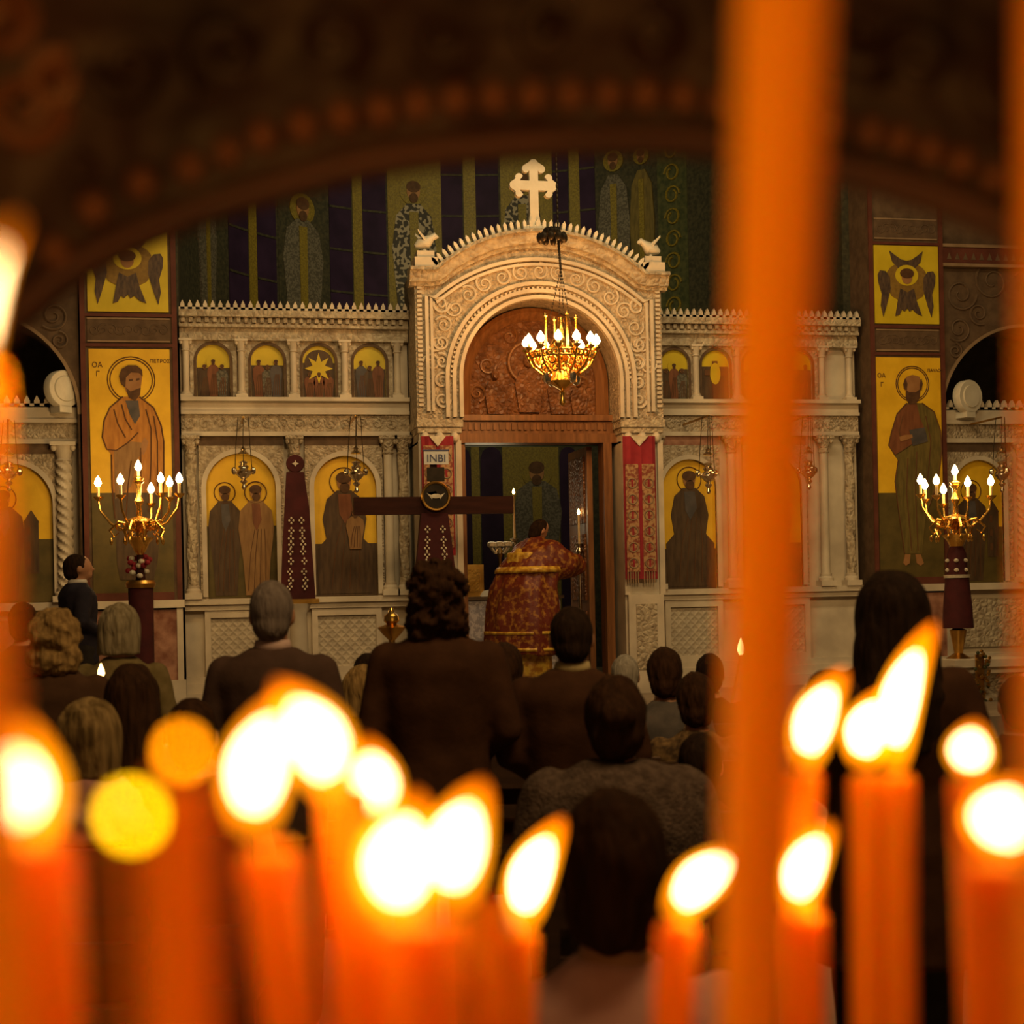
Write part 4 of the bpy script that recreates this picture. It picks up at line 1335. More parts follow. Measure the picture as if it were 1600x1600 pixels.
# ------------------------------------------------------------------ candelabra
def candelabrum(label, px, z, cy_px, lights, stem_bot_px, y_cloth, floor_z, cloth_w, group='candelabra'):
    c = P(px, cy_px, z)
    o = thing('candelabrum', label, 'candelabrum', (c.x, c.y, floor_z), group)
    s = scale_at(z)
    hub = P(px, stem_bot_px, z)
    top = P(px, lights[0][1], z)
    g = G().lathe([(.02, hub.z - .28), (.07, hub.z - .24), (.03, hub.z - .19), (.035, hub.z - .12), (.10, hub.z - .09), (.05, hub.z - .05), (.13, hub.z - .02), (.12, hub.z), (.03, hub.z + .03), (.022, hub.z + .12), (.045, hub.z + .17), (.02, hub.z + .22), (.03, top.z - .15), (.05, top.z - .12), (.02, top.z - .1)], (c.x, c.y, 0), 14)
    g.build('stem', GOLD, o)
    for k, (lx, ly) in enumerate(lights):
        t = P(lx, ly, z)
        dx = t.x - c.x
        dy = 0.0
        if k:
            ang = 2.4 * k
            dy = .30 * math.sin(ang) * (1 - min(1, abs(dx) / .5) * .7)
            t = P(lx, ly, z + dy)
        bz = t.z - .16
        if k:
            x1, y1 = t.x, t.y
            dxx, dyy = x1 - c.x, y1 - c.y
            g = G().tube([(c.x + dxx * f, c.y + dyy * f, zz) for f, zz in ((0.05, hub.z), (.35, hub.z - .10), (.7, hub.z - .03), (.95, bz - .12), (1.0, bz - .02))], [.014, .014, .012, .011, .011], 7)
            spiral(g, c.x + dxx * .5, hub.z - .06, .05, c.y + dyy * .5, 1.2, 1.0, 1 if dxx > 0 else -1, .008, 0, 12)
            a = g.build('arm', GOLD, o)
        else:
            a = o
            x1, y1 = c.x, c.y
        g = G().lathe([(.012, bz - .03), (.045, bz), (.05, bz + .012), (.015, bz + .015)], (x1, y1, 0), 10)
        g.build('drip_pan', GOLD, a)
        G().lathe([(.015, bz), (.014, bz + .11)], (x1, y1, 0), 8).build('candle_tube', WAXPALE, a)
        g = G()
        bulb_mesh(g, (x1, y1, bz + .11), .10, .034)
        g.build('bulb', BULB, a)
    g = G()
    for k in range(10):
        t = 2 * PI * k / 10
        ux, uy = math.cos(t), math.sin(t)
        L = .17 + .1 * (k % 2)
        g.tube([(c.x + ux * .05, c.y + uy * .05, hub.z - .05), (c.x + ux * L * .7, c.y + uy * L * .7, hub.z - .02), (c.x + ux * L, c.y + uy * L, hub.z - .10), (c.x + ux * L * .85, c.y + uy * L * .85, hub.z - .16), (c.x + ux * L * .7, c.y + uy * L * .7, hub.z - .12)], [.012, .012, .014, .012, .006], 6)
        g.ell((c.x + ux * L * .95, c.y + uy * L * .95, hub.z - .2), (.016, .016, .035), 7, 5)
    g.lathe([(.02, hub.z - .34), (.05, hub.z - .30), (.09, hub.z - .22), (.14, hub.z - .17), (.03, hub.z - .15)], (c.x, c.y, 0), 14)
    g.build('leaf_basket', GOLD, o)
    lamp('candelabrum_light', 'POINT', (c.x, c.y - .05, hub.z + .38), 36, (1.0, 0.56, 0.18), .2)
    return o, c, hub


o, c, hub = candelabrum('gilt seven-light candelabrum on a maroon-draped stand with red and white flowers', 217, 14.3, 780,
                        [(215, 727), (153, 752), (188, 748), (251, 746), (265, 752), (280, 746), (236, 762)], 812, 0, SOL, .1)
s0 = P(220, 912, 14.3)
G().lathe([(.13, SOL), (.14, SOL + .04), (.11, SOL + .06), (.115, s0.z - .02)], (c.x, c.y, 0), 16).build('velvet_sleeve', MAROON, o)
G().lathe([(.13, s0.z - .04), (.14, s0.z), (.125, s0.z + .03)], (c.x, c.y, 0), 16).build('gold_band', BRASS, o)
G().lathe([(.05, s0.z), (.03, s0.z + .2), (.03, hub.z - .2)], (c.x, c.y, 0), 10).build('column', DARKWOOD, o)
g = G()
random.seed(3)
for k in range(26):
    t = random.random() * 2 * PI
    q = random.random()
    g.ell((c.x + .11 * q * math.cos(t), c.y + .11 * q * math.sin(t), s0.z + .06 + random.random() * .2), (.03, .03, .026), 7, 5, random.choice((0, 0, 1)))
tag(g.build('flower_posy', [CRIMSON, PEARL], org=(c.x, c.y, s0.z + .04)), 'red and white flower posy tied round the candelabrum stand', 'flowers')
o, c, hub = candelabrum('gilt seven-light candelabrum on a maroon-draped marble stand beside the balding saint', 1493, 14.6, 790,
                        [(1491, 734), (1438, 748), (1463, 749), (1474, 763), (1512, 752), (1548, 750), (1445, 756)], 808, 0, SOL, .1)
s0, s1, s2 = P(1495, 866, 14.6), P(1496, 898, 14.6), P(1498, 981, 14.6)
g = G().lathe([(.03, hub.z - .2), (.09, s0.z), (.10, s1.z)], (c.x, c.y, 0), 14, 0)
for k in range(6):
    t = k / 6 * 2 * PI
    for dz in (.0, -.09):
        g.ell((c.x + .095 * math.cos(t), c.y + .095 * math.sin(t), s0.z - .06 + dz), (.025, .025, .02), 6, 5, 1)
g.build('velvet_cap', [MAROON, PEARL], o)
G().lathe([(.12, s1.z - .03), (.125, s1.z)], (c.x, c.y, 0), 14).build('white_band', PEARL, o)
G().lathe([(.11, s1.z - .03), (.135, s2.z + .2), (.145, s2.z), (.03, s2.z)], (c.x, c.y, 0), 16).build('velvet_sleeve', MAROON, o)
# marble stand with gold garland
tz = P(1530, 1028, 14.6).z
pm = thing('marble_stand', 'carved pale marble stand with tapering foot under the candelabrum', 'stand', (c.x + .15, c.y, SOL))
cx = c.x + .2
G().box(cx - .42, cx + .42, c.y - .35, c.y + .35, tz - .07, tz).box(cx - .36, cx + .36, c.y - .3, c.y + .3, tz - .13, tz - .07).build('top_slab', MARBLE, pm)
G().loft([[(cx + sx * w, c.y + sy * w * .8, z) for sx, sy in ((-1, -1), (1, -1), (1, 1), (-1, 1))] for w, z in ((.33, SOL), (.3, SOL + .06), (.2, SOL + .1), (.16, tz - .38), (.22, tz - .22), (.34, tz - .13))]).build('pedestal', CARVED, pm)
G().lathe([(.03, s2.z), (.08, s2.z - .02), (.04, tz + .05), (.12, tz)], (c.x, c.y, 0), 12).build('foot', BRASS, o)
g = G()
random.seed(9)
for k in range(60):
    q = k / 60
    g.ell((c.x + .03 + (random.random() - .5) * .16, c.y - .38 - .04 * random.random(), tz + .08 - q * .75), (.02, .016, .018), 6, 4, random.choice((0, 1)))
g.box(c.x - .02, c.x + .06, c.y - .37, c.y - .35, tz - .6, tz + .05, 0)
tag(g.build('gold_garland', [BRASS, MOSGREEN], org=(c.x, c.y - .38, tz)), 'gold and green garland hanging down the front of the marble stand', 'garland')

# ------------------------------------------------------------------ central chandelier
zch = 14.8
cc = P(877, 545, zch)
ch = thing('chandelier', 'gilt twelve-light church chandelier glowing before the portal arch', 'chandelier', cc)
S_ = scale_at(zch)


def pz(y):
    return P(877, y, zch).z


g = G()
topc = P(869, 372, zch)
topc.z = 11.0
k1 = P(872, 372, zch)
for k in range(120):
    t = k / 119
    p = topc.lerp(k1, t)
    g.ell(p, (.012, .012, .03), 6, 4)
for k in range(12):
    p = k1.lerp(P(876, 420, zch), k / 11)
    g.ell(p, (.014, .014, .02), 6, 4)
for (xa, xb) in ((876, 851), (877, 897), (876, 872), (878, 884)):
    p0, p1 = P(876, 420, zch), P(xb, 535, zch)
    for k in range(22):
        g.ell(p0.lerp(p1, k / 21), (.006, .006, .016), 5, 4)
g.build('chain', IRON, ch)
g = G()
cr = P(856, 369, zch)
for k in range(10):
    t = 2 * PI * k / 10
    g.ell((k1.x - .06 + .12 * math.cos(t), k1.y + .12 * math.sin(t), k1.z + .0), (.035, .035, .05), 7, 5)
    g.ell((k1.x - .06 + .06 * math.cos(t), k1.y + .06 * math.sin(t), k1.z + .06), (.03, .03, .04), 7, 5)
g.build('ceiling_crown', IRON, ch)
g = G().lathe([(.01, pz(634)), (.035, pz(630)), (.02, pz(622)), (.03, pz(613)), (.012, pz(610)), (.10, pz(602)), (.13, pz(596)), (.09, pz(585)), (.06, pz(575)), (.12, pz(556)), (.15, pz(548)), (.10, pz(535)), (.06, pz(525)), (.06, pz(518)), (.03, pz(510)), (.03, pz(496))], (cc.x, cc.y, 0), 18)
g.build('central_stem', GOLD, ch)
g = G()
rr = .30
for k in range(2):
    g.tube([(cc.x + rr * math.cos(2 * PI * i / 36), cc.y + rr * math.sin(2 * PI * i / 36), pz(552 + 8 * k)) for i in range(37)], .014, 6)
for i in range(36):
    t = 2 * PI * i / 36
    g.ell((cc.x + rr * math.cos(t), cc.y + rr * math.sin(t), pz(556)), (.02, .02, .03), 6, 4)
g.build('ring_band', GOLD, ch)
g = G()
for k in range(12):
    t = 2 * PI * (k + .9) / 12
    ux, uy = math.cos(t), math.sin(t)
    for q, zz, r_ in ((.24, 566, .06), (.17, 578, .045)):
        pts = []
        for i in range(15):
            a = i / 14 * 2 * PI * 1.2
            rr_ = r_ * (1 - .6 * i / 14)
            pts.append((cc.x + ux * q - uy * rr_ * math.cos(a), cc.y + uy * q + ux * rr_ * math.cos(a), pz(zz) + rr_ * math.sin(a)))
        g.tube(pts, .010, 5)
g.build('filigree', GOLD, ch)
for k in range(12):
    t = 2 * PI * (k + .4) / 12
    ux, uy = math.cos(t), math.sin(t)
    g = G().tube([(cc.x + ux * q, cc.y + uy * q, zz) for q, zz in ((.08, pz(572)), (.18, pz(585)), (.28, pz(572)), (.33, pz(556)), (.34, pz(548)))], .013, 7)
    a = g.build('arm', GOLD, ch)
    G().lathe([(.012, pz(551)), (.04, pz(547)), (.042, pz(545)), (.012, pz(545))], (cc.x + ux * .34, cc.y + uy * .34, 0), 10).build('drip_pan', GOLD, a)
    G().lathe([(.013, pz(546)), (.013, pz(538))], (cc.x + ux * .34, cc.y + uy * .34, 0), 8).build('candle_tube', WAXPALE, a)
    g = G()
    bulb_mesh(g, (cc.x + ux * .34, cc.y + uy * .34, pz(540)), .10, .042)
    g.build('bulb', BULB, a)
for k in range(4):
    t = 2 * PI * (k + .25) / 4
    g = G()
    x, y = cc.x + .17 * math.cos(t), cc.y + .17 * math.sin(t)
    g.tube([(x, y, pz(572)), (x, y, pz(582))], .008, 6)
    g.lathe([(.01, pz(601)), (.035, pz(598)), (.045, pz(590)), (.02, pz(582))], (x, y, 0), 8)
    g.build('hanging_lamp_cup', SILVER, ch)
for k in range(4):
    t = 2 * PI * (k + .1) / 4
    x, y = cc.x + .16 * math.cos(t), cc.y + .16 * math.sin(t)
    G().lathe([(.014, pz(548)), (.012, pz(498)), (.022, pz(495)), (.008, pz(490))], (x, y, 0), 8).build('finial_rod', GOLD, ch)
lamp('chandelier_light', 'POINT', (cc.x, cc.y, pz(538)), 215, (1.0, 0.38, 0.075), .25)


# hanging vigil lamps
def vigil(label, px, ytop, y0, y1, z):
    a, b = P(px, y0, z), P(px, y1, z)
    o = thing('vigil_lamp', label, 'oil lamp', (a.x, a.y, b.z), 'hanging vigil lamps')
    H = a.z - b.z
    g = G().lathe([(.01, b.z), (.025, b.z + H * .06), (.012, b.z + H * .14), (.04, b.z + H * .22), (.018, b.z + H * .28), (.05, b.z + H * .34), (.085, b.z + H * .44), (.075, b.z + H * .50), (.04, b.z + H * .55), (.055, b.z + H * .62), (.03, b.z + H * .68), (.05, b.z + H * .74), (.012, b.z + H * .78)], (a.x, a.y, 0), 14)
    for k in range(3):
        t = 2 * PI * k / 3 + .5
        g.ell((a.x + .11 * math.cos(t), a.y + .11 * math.sin(t), b.z + H * .52), (.03, .03, .04), 7, 5)
    g.build('lamp_bowl', SILVER, o)
    g = G().lathe([(.05, a.z - .02), (.055, a.z - .01), (.02, a.z + .02), (.03, a.z + .035), (.008, a.z + .06)], (a.x, a.y, 0), 12)
    g.build('smoke_cap', SILVER, o)
    g = G()
    tp = P(px, ytop, z)
    g.tube([(a.x, a.y, a.z + .05), tp], .004, 5)
    for k in range(3):
        t = 2 * PI * k / 3 + .5
        g.tube([(a.x + .1 * math.cos(t), a.y + .1 * math.sin(t), b.z + H * .5), (a.x + .08 * math.cos(t), a.y + .08 * math.sin(t), a.z + .1), (tp.x + .06 * math.cos(t), tp.y + .06 * math.sin(t), tp.z)], .004, 5)
    g.build('chains', IRON, o)
    g = G().box(tp.x - .01, tp.x + .01, a.y, YS - .12, tp.z - .01, tp.z + .01)
    g.build('bracket', BRASS, o)


vigil('silver vigil lamp hanging before the two-saint arched icon', 380, 652, 707, 765, 15.55)
vigil('silver vigil lamp hanging above the end of the cross beam', 556, 650, 706, 770, 15.6)
vigil('silver vigil lamp hanging before the enthroned saint next to the tall wax candle', 1106, 650, 708, 772, 16.2)
vigil('dim vigil lamp hanging just past the tall wax candle', 1263, 650, 706, 765, 16.6)
vigil('silver vigil lamp hanging before the aisle icon with the painted tower', 13, 656, 708, 768, 15.1)
vigil('silver vigil lamp hanging in the aisle behind the candelabrum on marble', 1565, 652, 706, 770, 17.0)

# small gilt stand behind the grey-haired man
a = P(612, 975, 9.5)
o = thing('gilt_stand', 'small gilt lamp stand showing beside the curly-haired person', 'stand', (a.x, a.y, 0))
G().lathe([(.15, 0), (.15, .03), (.03, .08), (.02, a.z - .1), (.06, a.z - .06), (.09, a.z - .02), (.03, a.z)], (a.x, a.y, 0), 12).build('pole', BRASS, o)
g = G().lathe([(.03, a.z), (.05, a.z + .02), (.045, a.z + .05), (.02, a.z + .07), (.012, a.z + .1)], (a.x, a.y, 0), 10)
g.build('cup', GOLD, o)


# ------------------------------------------------------------------ people
def remesh(g, voxel, smooth=4, disp=0.0, dscale=10.0, stretch=1.0):
    me = bpy.data.meshes.new('tmp')
    me.from_pydata(g.v, [], g.f)
    o = bpy.data.objects.new('tmp', me)
    COL.objects.link(o)
    m = o.modifiers.new('r', 'REMESH')
    m.mode = 'VOXEL'
    m.voxel_size = voxel
    s = o.modifiers.new('s', 'SMOOTH')
    s.factor = 0.5
    s.iterations = smooth
    dg = bpy.context.evaluated_depsgraph_get()
    out = bpy.data.meshes.new_from_object(o.evaluated_get(dg))
    bpy.data.objects.remove(o)
    bpy.data.meshes.remove(me)
    if disp:
        for v in out.vertices:
            p = Vector((v.co.x * dscale, v.co.y * dscale, v.co.z * dscale * stretch))
            v.co += v.normal * (noise.noise(p) * disp + noise.noise(p * 2.3) * disp * .5)
    for p in out.polygons:
        p.use_smooth = True
    return out


def ellring(cx, cy, z, rx, ry, n=20, sq=2.4):
    out = []
    for i in range(n):
        t = 2 * PI * i / n
        c, s = math.cos(t), math.sin(t)
        out.append((cx + rx * math.copysign(abs(c) ** (2 / sq), c), cy + ry * math.copysign(abs(s) ** (2 / sq), s), z))
    return out


def torso(g, rows, dz=0.0):
    g.loft([ellring(0, y, z + dz, rx, ry) for z, rx, ry, y in rows])


def limb(g, pts, rs):
    P2, R2 = [], []
    for k in range(len(pts) - 1):
        for i in range(5):
            t = i / 5
            P2.append(Vector(pts[k]).lerp(Vector(pts[k + 1]), t))
            R2.append(rs[k] + (rs[k + 1] - rs[k]) * t)
    P2.append(Vector(pts[-1]))
    R2.append(rs[-1])
    g.tube(P2, R2, 12)
    for p, r in zip(pts, rs):
        g.ell(p, (r, r, r), 10, 8)


def arm_pts(s, dz, pose):
    if pose == 'hold':            # forearms raised forward
        return [(s * .185, .0, 1.405 + dz), (s * .255, -.02, 1.13 + dz), (s * .10, .26, 1.12 + dz)]
    if pose == 'reach':
        return [(s * .185, .02, 1.405 + dz), (s * .24, .22, 1.22 + dz), (s * .14, .46, 1.20 + dz)]
    return [(s * .185, .0, 1.405 + dz), (s * .25, -.035, 1.13 + dz), (s * .07, .19, 1.00 + dz)]


def leg_pts(s, dz, seated):
    if seated:
        return [(s * .10, .0, .93 + dz), (s * .12, .43, .93 + dz), (s * .11, .42, .09)], [.095, .062, .042]
    return [(s * .095, 0, .90), (s * .10, .012, .50), (s * .10, -.012, .09)], [.095, .060, .042]


def body_mesh(seated, pose):
    dz = -.42 if seated else 0.0
    g = G()
    torso(g, [(.84, .15, .11, 0), (.92, .168, .118, 0), (1.05, .145, .10, 0), (1.2, .16, .112, .005), (1.33, .160, .105, .0), (1.40, .125, .078, -.005), (1.455, .075, .062, -.008), (1.49, .058, .056, -.005)], dz)
    g.loft([ellring(0, -.005 + .012 * k, 1.46 + dz + .04 * k, .056, .058, 16, 2) for k in range(4)])
    hz = 1.612 + dz
    g.ell((0, .008, hz + .005), (.077, .096, .112), 18, 14)
    g.ell((0, .045, hz - .055), (.055, .062, .062), 14, 10)
    g.tube([(0, .095, hz + .02), (0, .115, hz - .02), (0, .10, hz - .028)], [.010, .016, .012], 8)
    for s in (-1, 1):
        g.ell((s * .079, -.005, hz - .012), (.012, .022, .034), 8, 8)
        g.ell((s * .030, .085, hz + .008), (.016, .012, .010), 8, 6)
    g.ell((0, .098, hz - .052), (.024, .010, .008), 8, 6)
    for s in (-1, 1):
        a = arm_pts(s, dz, pose)
        a = [(a[0][0] * .88, a[0][1], a[0][2] - .035)] + a[1:]
        limb(g, a, [.038, .036, .027])
        e, w = Vector(a[1]), Vector(a[2])
        d = (w - e).normalized()
        side = Vector((-s, 0, 0))
        side = (side - d * side.dot(d)).normalized()
        upn = d.cross(side)
        g.ell(w + d * .045, (.038, .05, .03), 10, 8)
        for k, L in enumerate((.065, .078, .072, .056)):
            b0 = w + d * .075 + side * (.03 - .02 * k)
            k1 = b0 + d * L * .55
            limb(g, [b0, k1, k1 + (d * .6 - upn * .6 * -s).normalized() * L * .5], [.0098, .0092, .0078])
        t0 = w + d * .025 + side * .035
        limb(g, [t0, t0 + (d + side * .8).normalized() * .045, t0 + (d * 1.4 + side * .5).normalized() * .075], [.012, .011, .009])
        p, r = leg_pts(s, dz, seated)
        limb(g, p, r)
        f = Vector(p[-1])
        g.ell((f.x, f.y + .06, .035), (.042, .125, .035), 12, 8)
    return remesh(g, .012, 3)


def coat_mesh(seated, pose, hem, rows, sleeve, drape, disp=.006):
    dz = -.42 if seated else 0.0
    g = G()
    torso(g, rows, dz)
    for s in (-1, 1):
        a = arm_pts(s, dz, pose)
        a = [(a[0][0] * drape, a[0][1], a[0][2] - .012)] + a[1:]
        a[2] = tuple(Vector(a[1]).lerp(Vector(a[2]), .93))
        limb(g, a, [sleeve, sleeve * .86, sleeve * .72])
    if seated:
        for s in (-1, 1):
            p, r = leg_pts(s, dz, True)
            limb(g, p[:2], [.125, .095])
    me = remesh(g, .016, 5, disp, 7)
    return me


def trousers_mesh(seated):
    dz = -.42 if seated else 0.0
    g = G()
    torso(g, [(.84, .165, .125, 0), (.96, .172, .125, 0), (1.04, .155, .11, 0)], dz)
    for s in (-1, 1):
        p, r = leg_pts(s, dz, seated)
        limb(g, p, [r[0] * 1.12, r[1] * 1.35, .062])
    return remesh(g, .016, 4)


SUIT_ROWS = [(.76, .195, .135, 0), (.95, .192, .132, 0), (1.08, .178, .122, 0), (1.25, .202, .135, 0), (1.36, .222, .132, -.005), (1.415, .205, .11, -.01), (1.455, .135, .085, -.012), (1.485, .078, .07, -.008)]
WOMAN_ROWS = [(.55, .23, .16, 0), (.9, .20, .145, 0), (1.08, .168, .12, 0), (1.25, .188, .135, 0), (1.35, .198, .125, -.005), (1.40, .178, .105, -.01), (1.445, .11, .08, -.012), (1.48, .07, .066, -.008)]
FUR_ROWS = [(.62, .26, .2, 0), (.9, .26, .2, 0), (1.08, .255, .19, 0), (1.25, .27, .19, 0), (1.36, .255, .17, -.01), (1.43, .205, .14, -.02), (1.475, .14, .11, -.02), (1.50, .09, .085, -.01)]
CACHE = {}


def cached(key, fn):
    if key not in CACHE:
        CACHE[key] = fn()
    return CACHE[key]


def hair_mesh(style):
    g = G()
    hz = 1.612
    d, sc, vox, st = .004, 30, .010, .4
    if style in ('short', 'bald_grey'):
        g.ell((0, -.012, hz + .016), (.085, .098, .112), 18, 14)
        g.ell((0, -.04, hz - .04), (.072, .066, .075), 14, 10)
        d, sc = .004, 40
        if style == 'bald_grey':
            d = .002
    elif style == 'thick':
        g.ell((0, -.015, hz + .022), (.092, .108, .122), 18, 14)
        g.ell((0, -.04, hz - .04), (.084, .076, .085), 14, 10)
        d, sc = .010, 22
    elif style == 'curly':
        g.ell((0, -.022, hz + .018), (.108, .112, .125), 18, 14)
        g.ell((0, -.045, hz - .065), (.112, .08, .095), 16, 12)
        g.ell((-.045, -.03, hz - .12), (.07, .06, .06), 12, 8)
        g.ell((.05, -.03, hz - .11), (.065, .06, .055), 12, 8)
        d, sc, st = .030, 24, 1
    elif style == 'wavy':
        g.ell((0, -.025, hz + .01), (.115, .118, .122), 18, 14)
        g.ell((0, -.045, hz - .09), (.125, .085, .095), 16, 12)
        d, sc, st = .022, 18, 1
    elif style == 'bob':
        g.ell((0, -.016, hz + .015), (.098, .108, .117), 18, 14)
        g.loft([ellring(0, -.03, hz - .125, .104, .075, 18, 2), ellring(0, -.025, hz - .04, .106, .09, 18, 2), ellring(0, -.018, hz + .03, .099, .10, 18, 2)])
        d, sc, st = .008, 26, .25
    elif style == 'long':
        g.ell((0, -.018, hz + .016), (.098, .108, .118), 18, 14)
        g.loft([ellring(0, -.095, hz - .42, .10, .045, 18, 2), ellring(0, -.09, hz - .25, .125, .06, 18, 2), ellring(0, -.05, hz - .1, .115, .08, 18, 2), ellring(0, -.022, hz + .02, .099, .098, 18, 2)])
        d, sc, st = .010, 20, .3
    elif style == 'bun':
        g.ell((0, -.015, hz + .015), (.090, .102, .115), 18, 14)
        g.ell((0, -.045, hz - .04), (.082, .075, .08), 14, 10)
        g.ell((0, -.11, hz + .02), (.05, .045, .048), 12, 8)
        d, sc = .008, 26
    elif style == 'cap':
        g.loft([ellring(0, -.005, hz + .0, .093, .112, 20, 2), ellring(0, -.008, hz + .05, .094, .11, 20, 2), ellring(0, -.008, hz + .10, .07, .085, 20, 2), ellring(0, -.008, hz + .125, .02, .03, 20, 2)])
        g.ell((0, -.045, hz - .05), (.078, .066, .07), 14, 10)
        d = .002
    return remesh(g, vox, 2, d, sc, st)


def wrap(me, name, mat, parent, z=0.0):
    if len(me.materials) == 0:
        me.materials.append(mat)
        o = bpy.data.objects.new(name, me)
    elif me.materials[0] == mat:
        o = bpy.data.objects.new(name, me)
    else:
        me = me.copy()
        me.materials.clear()
        me.materials.append(mat)
        o = bpy.data.objects.new(name, me)
    COL.objects.link(o)
    o.parent = parent
    o.location = (0, 0, z)
    return o


def hairmat(name, c1, c2, sc=50):
    return M(name, c1, c2, sc, 0.85, spec=.12, bump=1.0, bscale=70, stretch=(1, 1, .12), dist=.01, ramp=(.3, .7))


H_GREY = hairmat('grey_hair', (.13, .10, .085), (.22, .175, .15))
H_DARK = hairmat('dark_brown_hair', (.024, .010, .004), (.052, .022, .009))
H_BLACK = hairmat('black_hair', (.014, .007, .004), (.030, .015, .008))
H_BLOND = hairmat('blonde_hair', (.17, .10, .035), (.38, .24, .09))
H_ASH = hairmat('ash_blonde_hair', (.15, .115, .06), (.34, .28, .18))
H_STREAK = hairmat('streaked_blonde_hair', (.09, .055, .018), (.36, .24, .10), 36)
H_WHITE = hairmat('white_hair', (.24, .21, .17), (.40, .36, .30))


def cloth(name, c, c2=None, sc=14, b=.3):
    return M(name, c, c2, sc, .85, bump=b, bscale=60, spec=.15, dist=.004)


C_BLACK = cloth('black_coat_cloth', (.042, .016, .006), (.056, .022, .009))  # black cloth tinted brown: the veil of flame glare is in its colour
C_BROWN = cloth('dark_brown_cloth', (.058, .027, .013), (.075, .036, .018))
C_NAVY = cloth('navy_suit_cloth', (.020, .017, .026), (.028, .023, .034))
C_CHAR = cloth('charcoal_suit_cloth', (.062, .034, .024), (.078, .043, .031))
C_OLIVE = cloth('olive_coat_cloth', (.13, .095, .035), (.19, .14, .06))
C_FUR = M('grey_fur', (.075, .05, .037), (.135, .092, .07), 40, .95, bump=1.0, bscale=110, spec=.1, dist=.01)
C_PINK = cloth('dusty_pink_cloth', (.40, .19, .15), (.50, .26, .21), 8)
C_PINK_LIT = cloth('candlelit_pink_cloth', (.70, .36, .30), (.82, .46, .39), 8)  # pink cloth lightened, candlelight on it put into the base colour
C_GREY = cloth('grey_jacket_cloth', (.08, .07, .065), (.12, .10, .09))
C_PRINT = cloth('brown_print_cloth', (.05, .03, .015), (.20, .12, .05), 30)
C_SHIRT = cloth('pink_shirt_cloth', (.50, .34, .30), (.56, .40, .35))
C_CREAM = cloth('cream_collar_cloth', (.42, .33, .16), (.5, .4, .2))
C_WHITE = cloth('white_shirt_cloth', (.55, .5, .45), (.62, .57, .5))
C_TROUS = cloth('dark_trouser_cloth', (.02, .016, .015), (.03, .024, .02))
CHAIRW = M('chair_wood', (.03, .013, .006), (.05, .022, .010), 6, .5, stretch=(1, 1, 5))


def chair(loc, rz, label):
    def build():
        parts = {}
        parts['seat'] = G().box(-.22, .22, -.21, .21, .34, .38)
        parts['backrest'] = G().box(-.2, .2, -.225, -.2, .66, .86).box(-.2, .2, -.225, -.2, .52, .58)
        for sx in (-1, 1):
            for sy, h in ((-1, .88), (1, .34)):
                parts['leg%d%d' % (sx, sy)] = G().box(sx * .2 - .018, sx * .2 + .018, sy * .2 - .018 - (.01 if sy < 0 else 0), sy * .2 + .018, 0, h)
        return parts
    o = thing('church_chair', label, 'chair', loc, 'wooden church chairs', rz)
    ORG[o.name] = Vector((0, 0, 0))
    for k, g in build().items():
        g.build('leg' if k.startswith('leg') else k, CHAIRW, o, local=True)
    return o


def person(px, pytop, z, hair, hmat, coat, style, label, seated=False, pose='rest', rz=0.0, collar=None, wide=1.0, base=0.0, hairlift=.012, chair_label=None):
    t = P(px, pytop, z)
    ref = (1.735 if not seated else 1.315) + hairlift
    s = (t.z - base) / ref
    if seated:                       # a seat keeps its height: scale from the seat up
        s = max(.9, min(1.1, s))
    o = thing('person', label, 'person', (t.x, t.y, t.z - s * ref), None, -YAW + rz)
    o.scale = (s * wide, s * wide, s)
    dz = -.42 if seated else 0.0
    wrap(cached(('body', seated, pose), lambda: body_mesh(seated, pose)), 'body', SKIN, o)
    rows, sl, dr = {'suit': (SUIT_ROWS, .066, 1.0), 'coat': (WOMAN_ROWS, .058, .96), 'fur': (FUR_ROWS, .088, 1.05)}[style]
    wrap(cached(('coat', seated, pose, style), lambda: coat_mesh(seated, pose, 0, rows, sl, dr, .014 if style == 'fur' else .006)), 'coat' if style != 'suit' else 'jacket', coat, o)
    wrap(cached(('trousers', seated), lambda: trousers_mesh(seated)), 'trousers', C_TROUS, o)
    wrap(cached(('hair', hair), lambda: hair_mesh(hair)), 'hair' if hair != 'cap' else 'cap', hmat, o, dz)
    if collar:
        g = G()
        g.loft([ellring(0, -.006, 1.468 + dz, .076, .074, 20, 2), ellring(0, -.002, 1.512 + dz, .066, .068, 20, 2), ellring(0, -.002, 1.512 + dz, .060, .062, 20, 2), ellring(0, -.006, 1.468 + dz, .066, .064, 20, 2)])
        g.build('collar', collar, o, local=True) if False else wrap(_mesh(g), 'collar', collar, o)
    if seated:
        chair((o.location.x, o.location.y, 0), -YAW + rz, chair_label or 'wooden chair under the seated ' + label.split(' person ')[-1].split(',')[0])
    return o


def _mesh(g):
    me = bpy.data.meshes.new('collar')
    me.from_pydata(g.v, [], g.f)
    for p in me.polygons:
        p.use_smooth = True
    return me


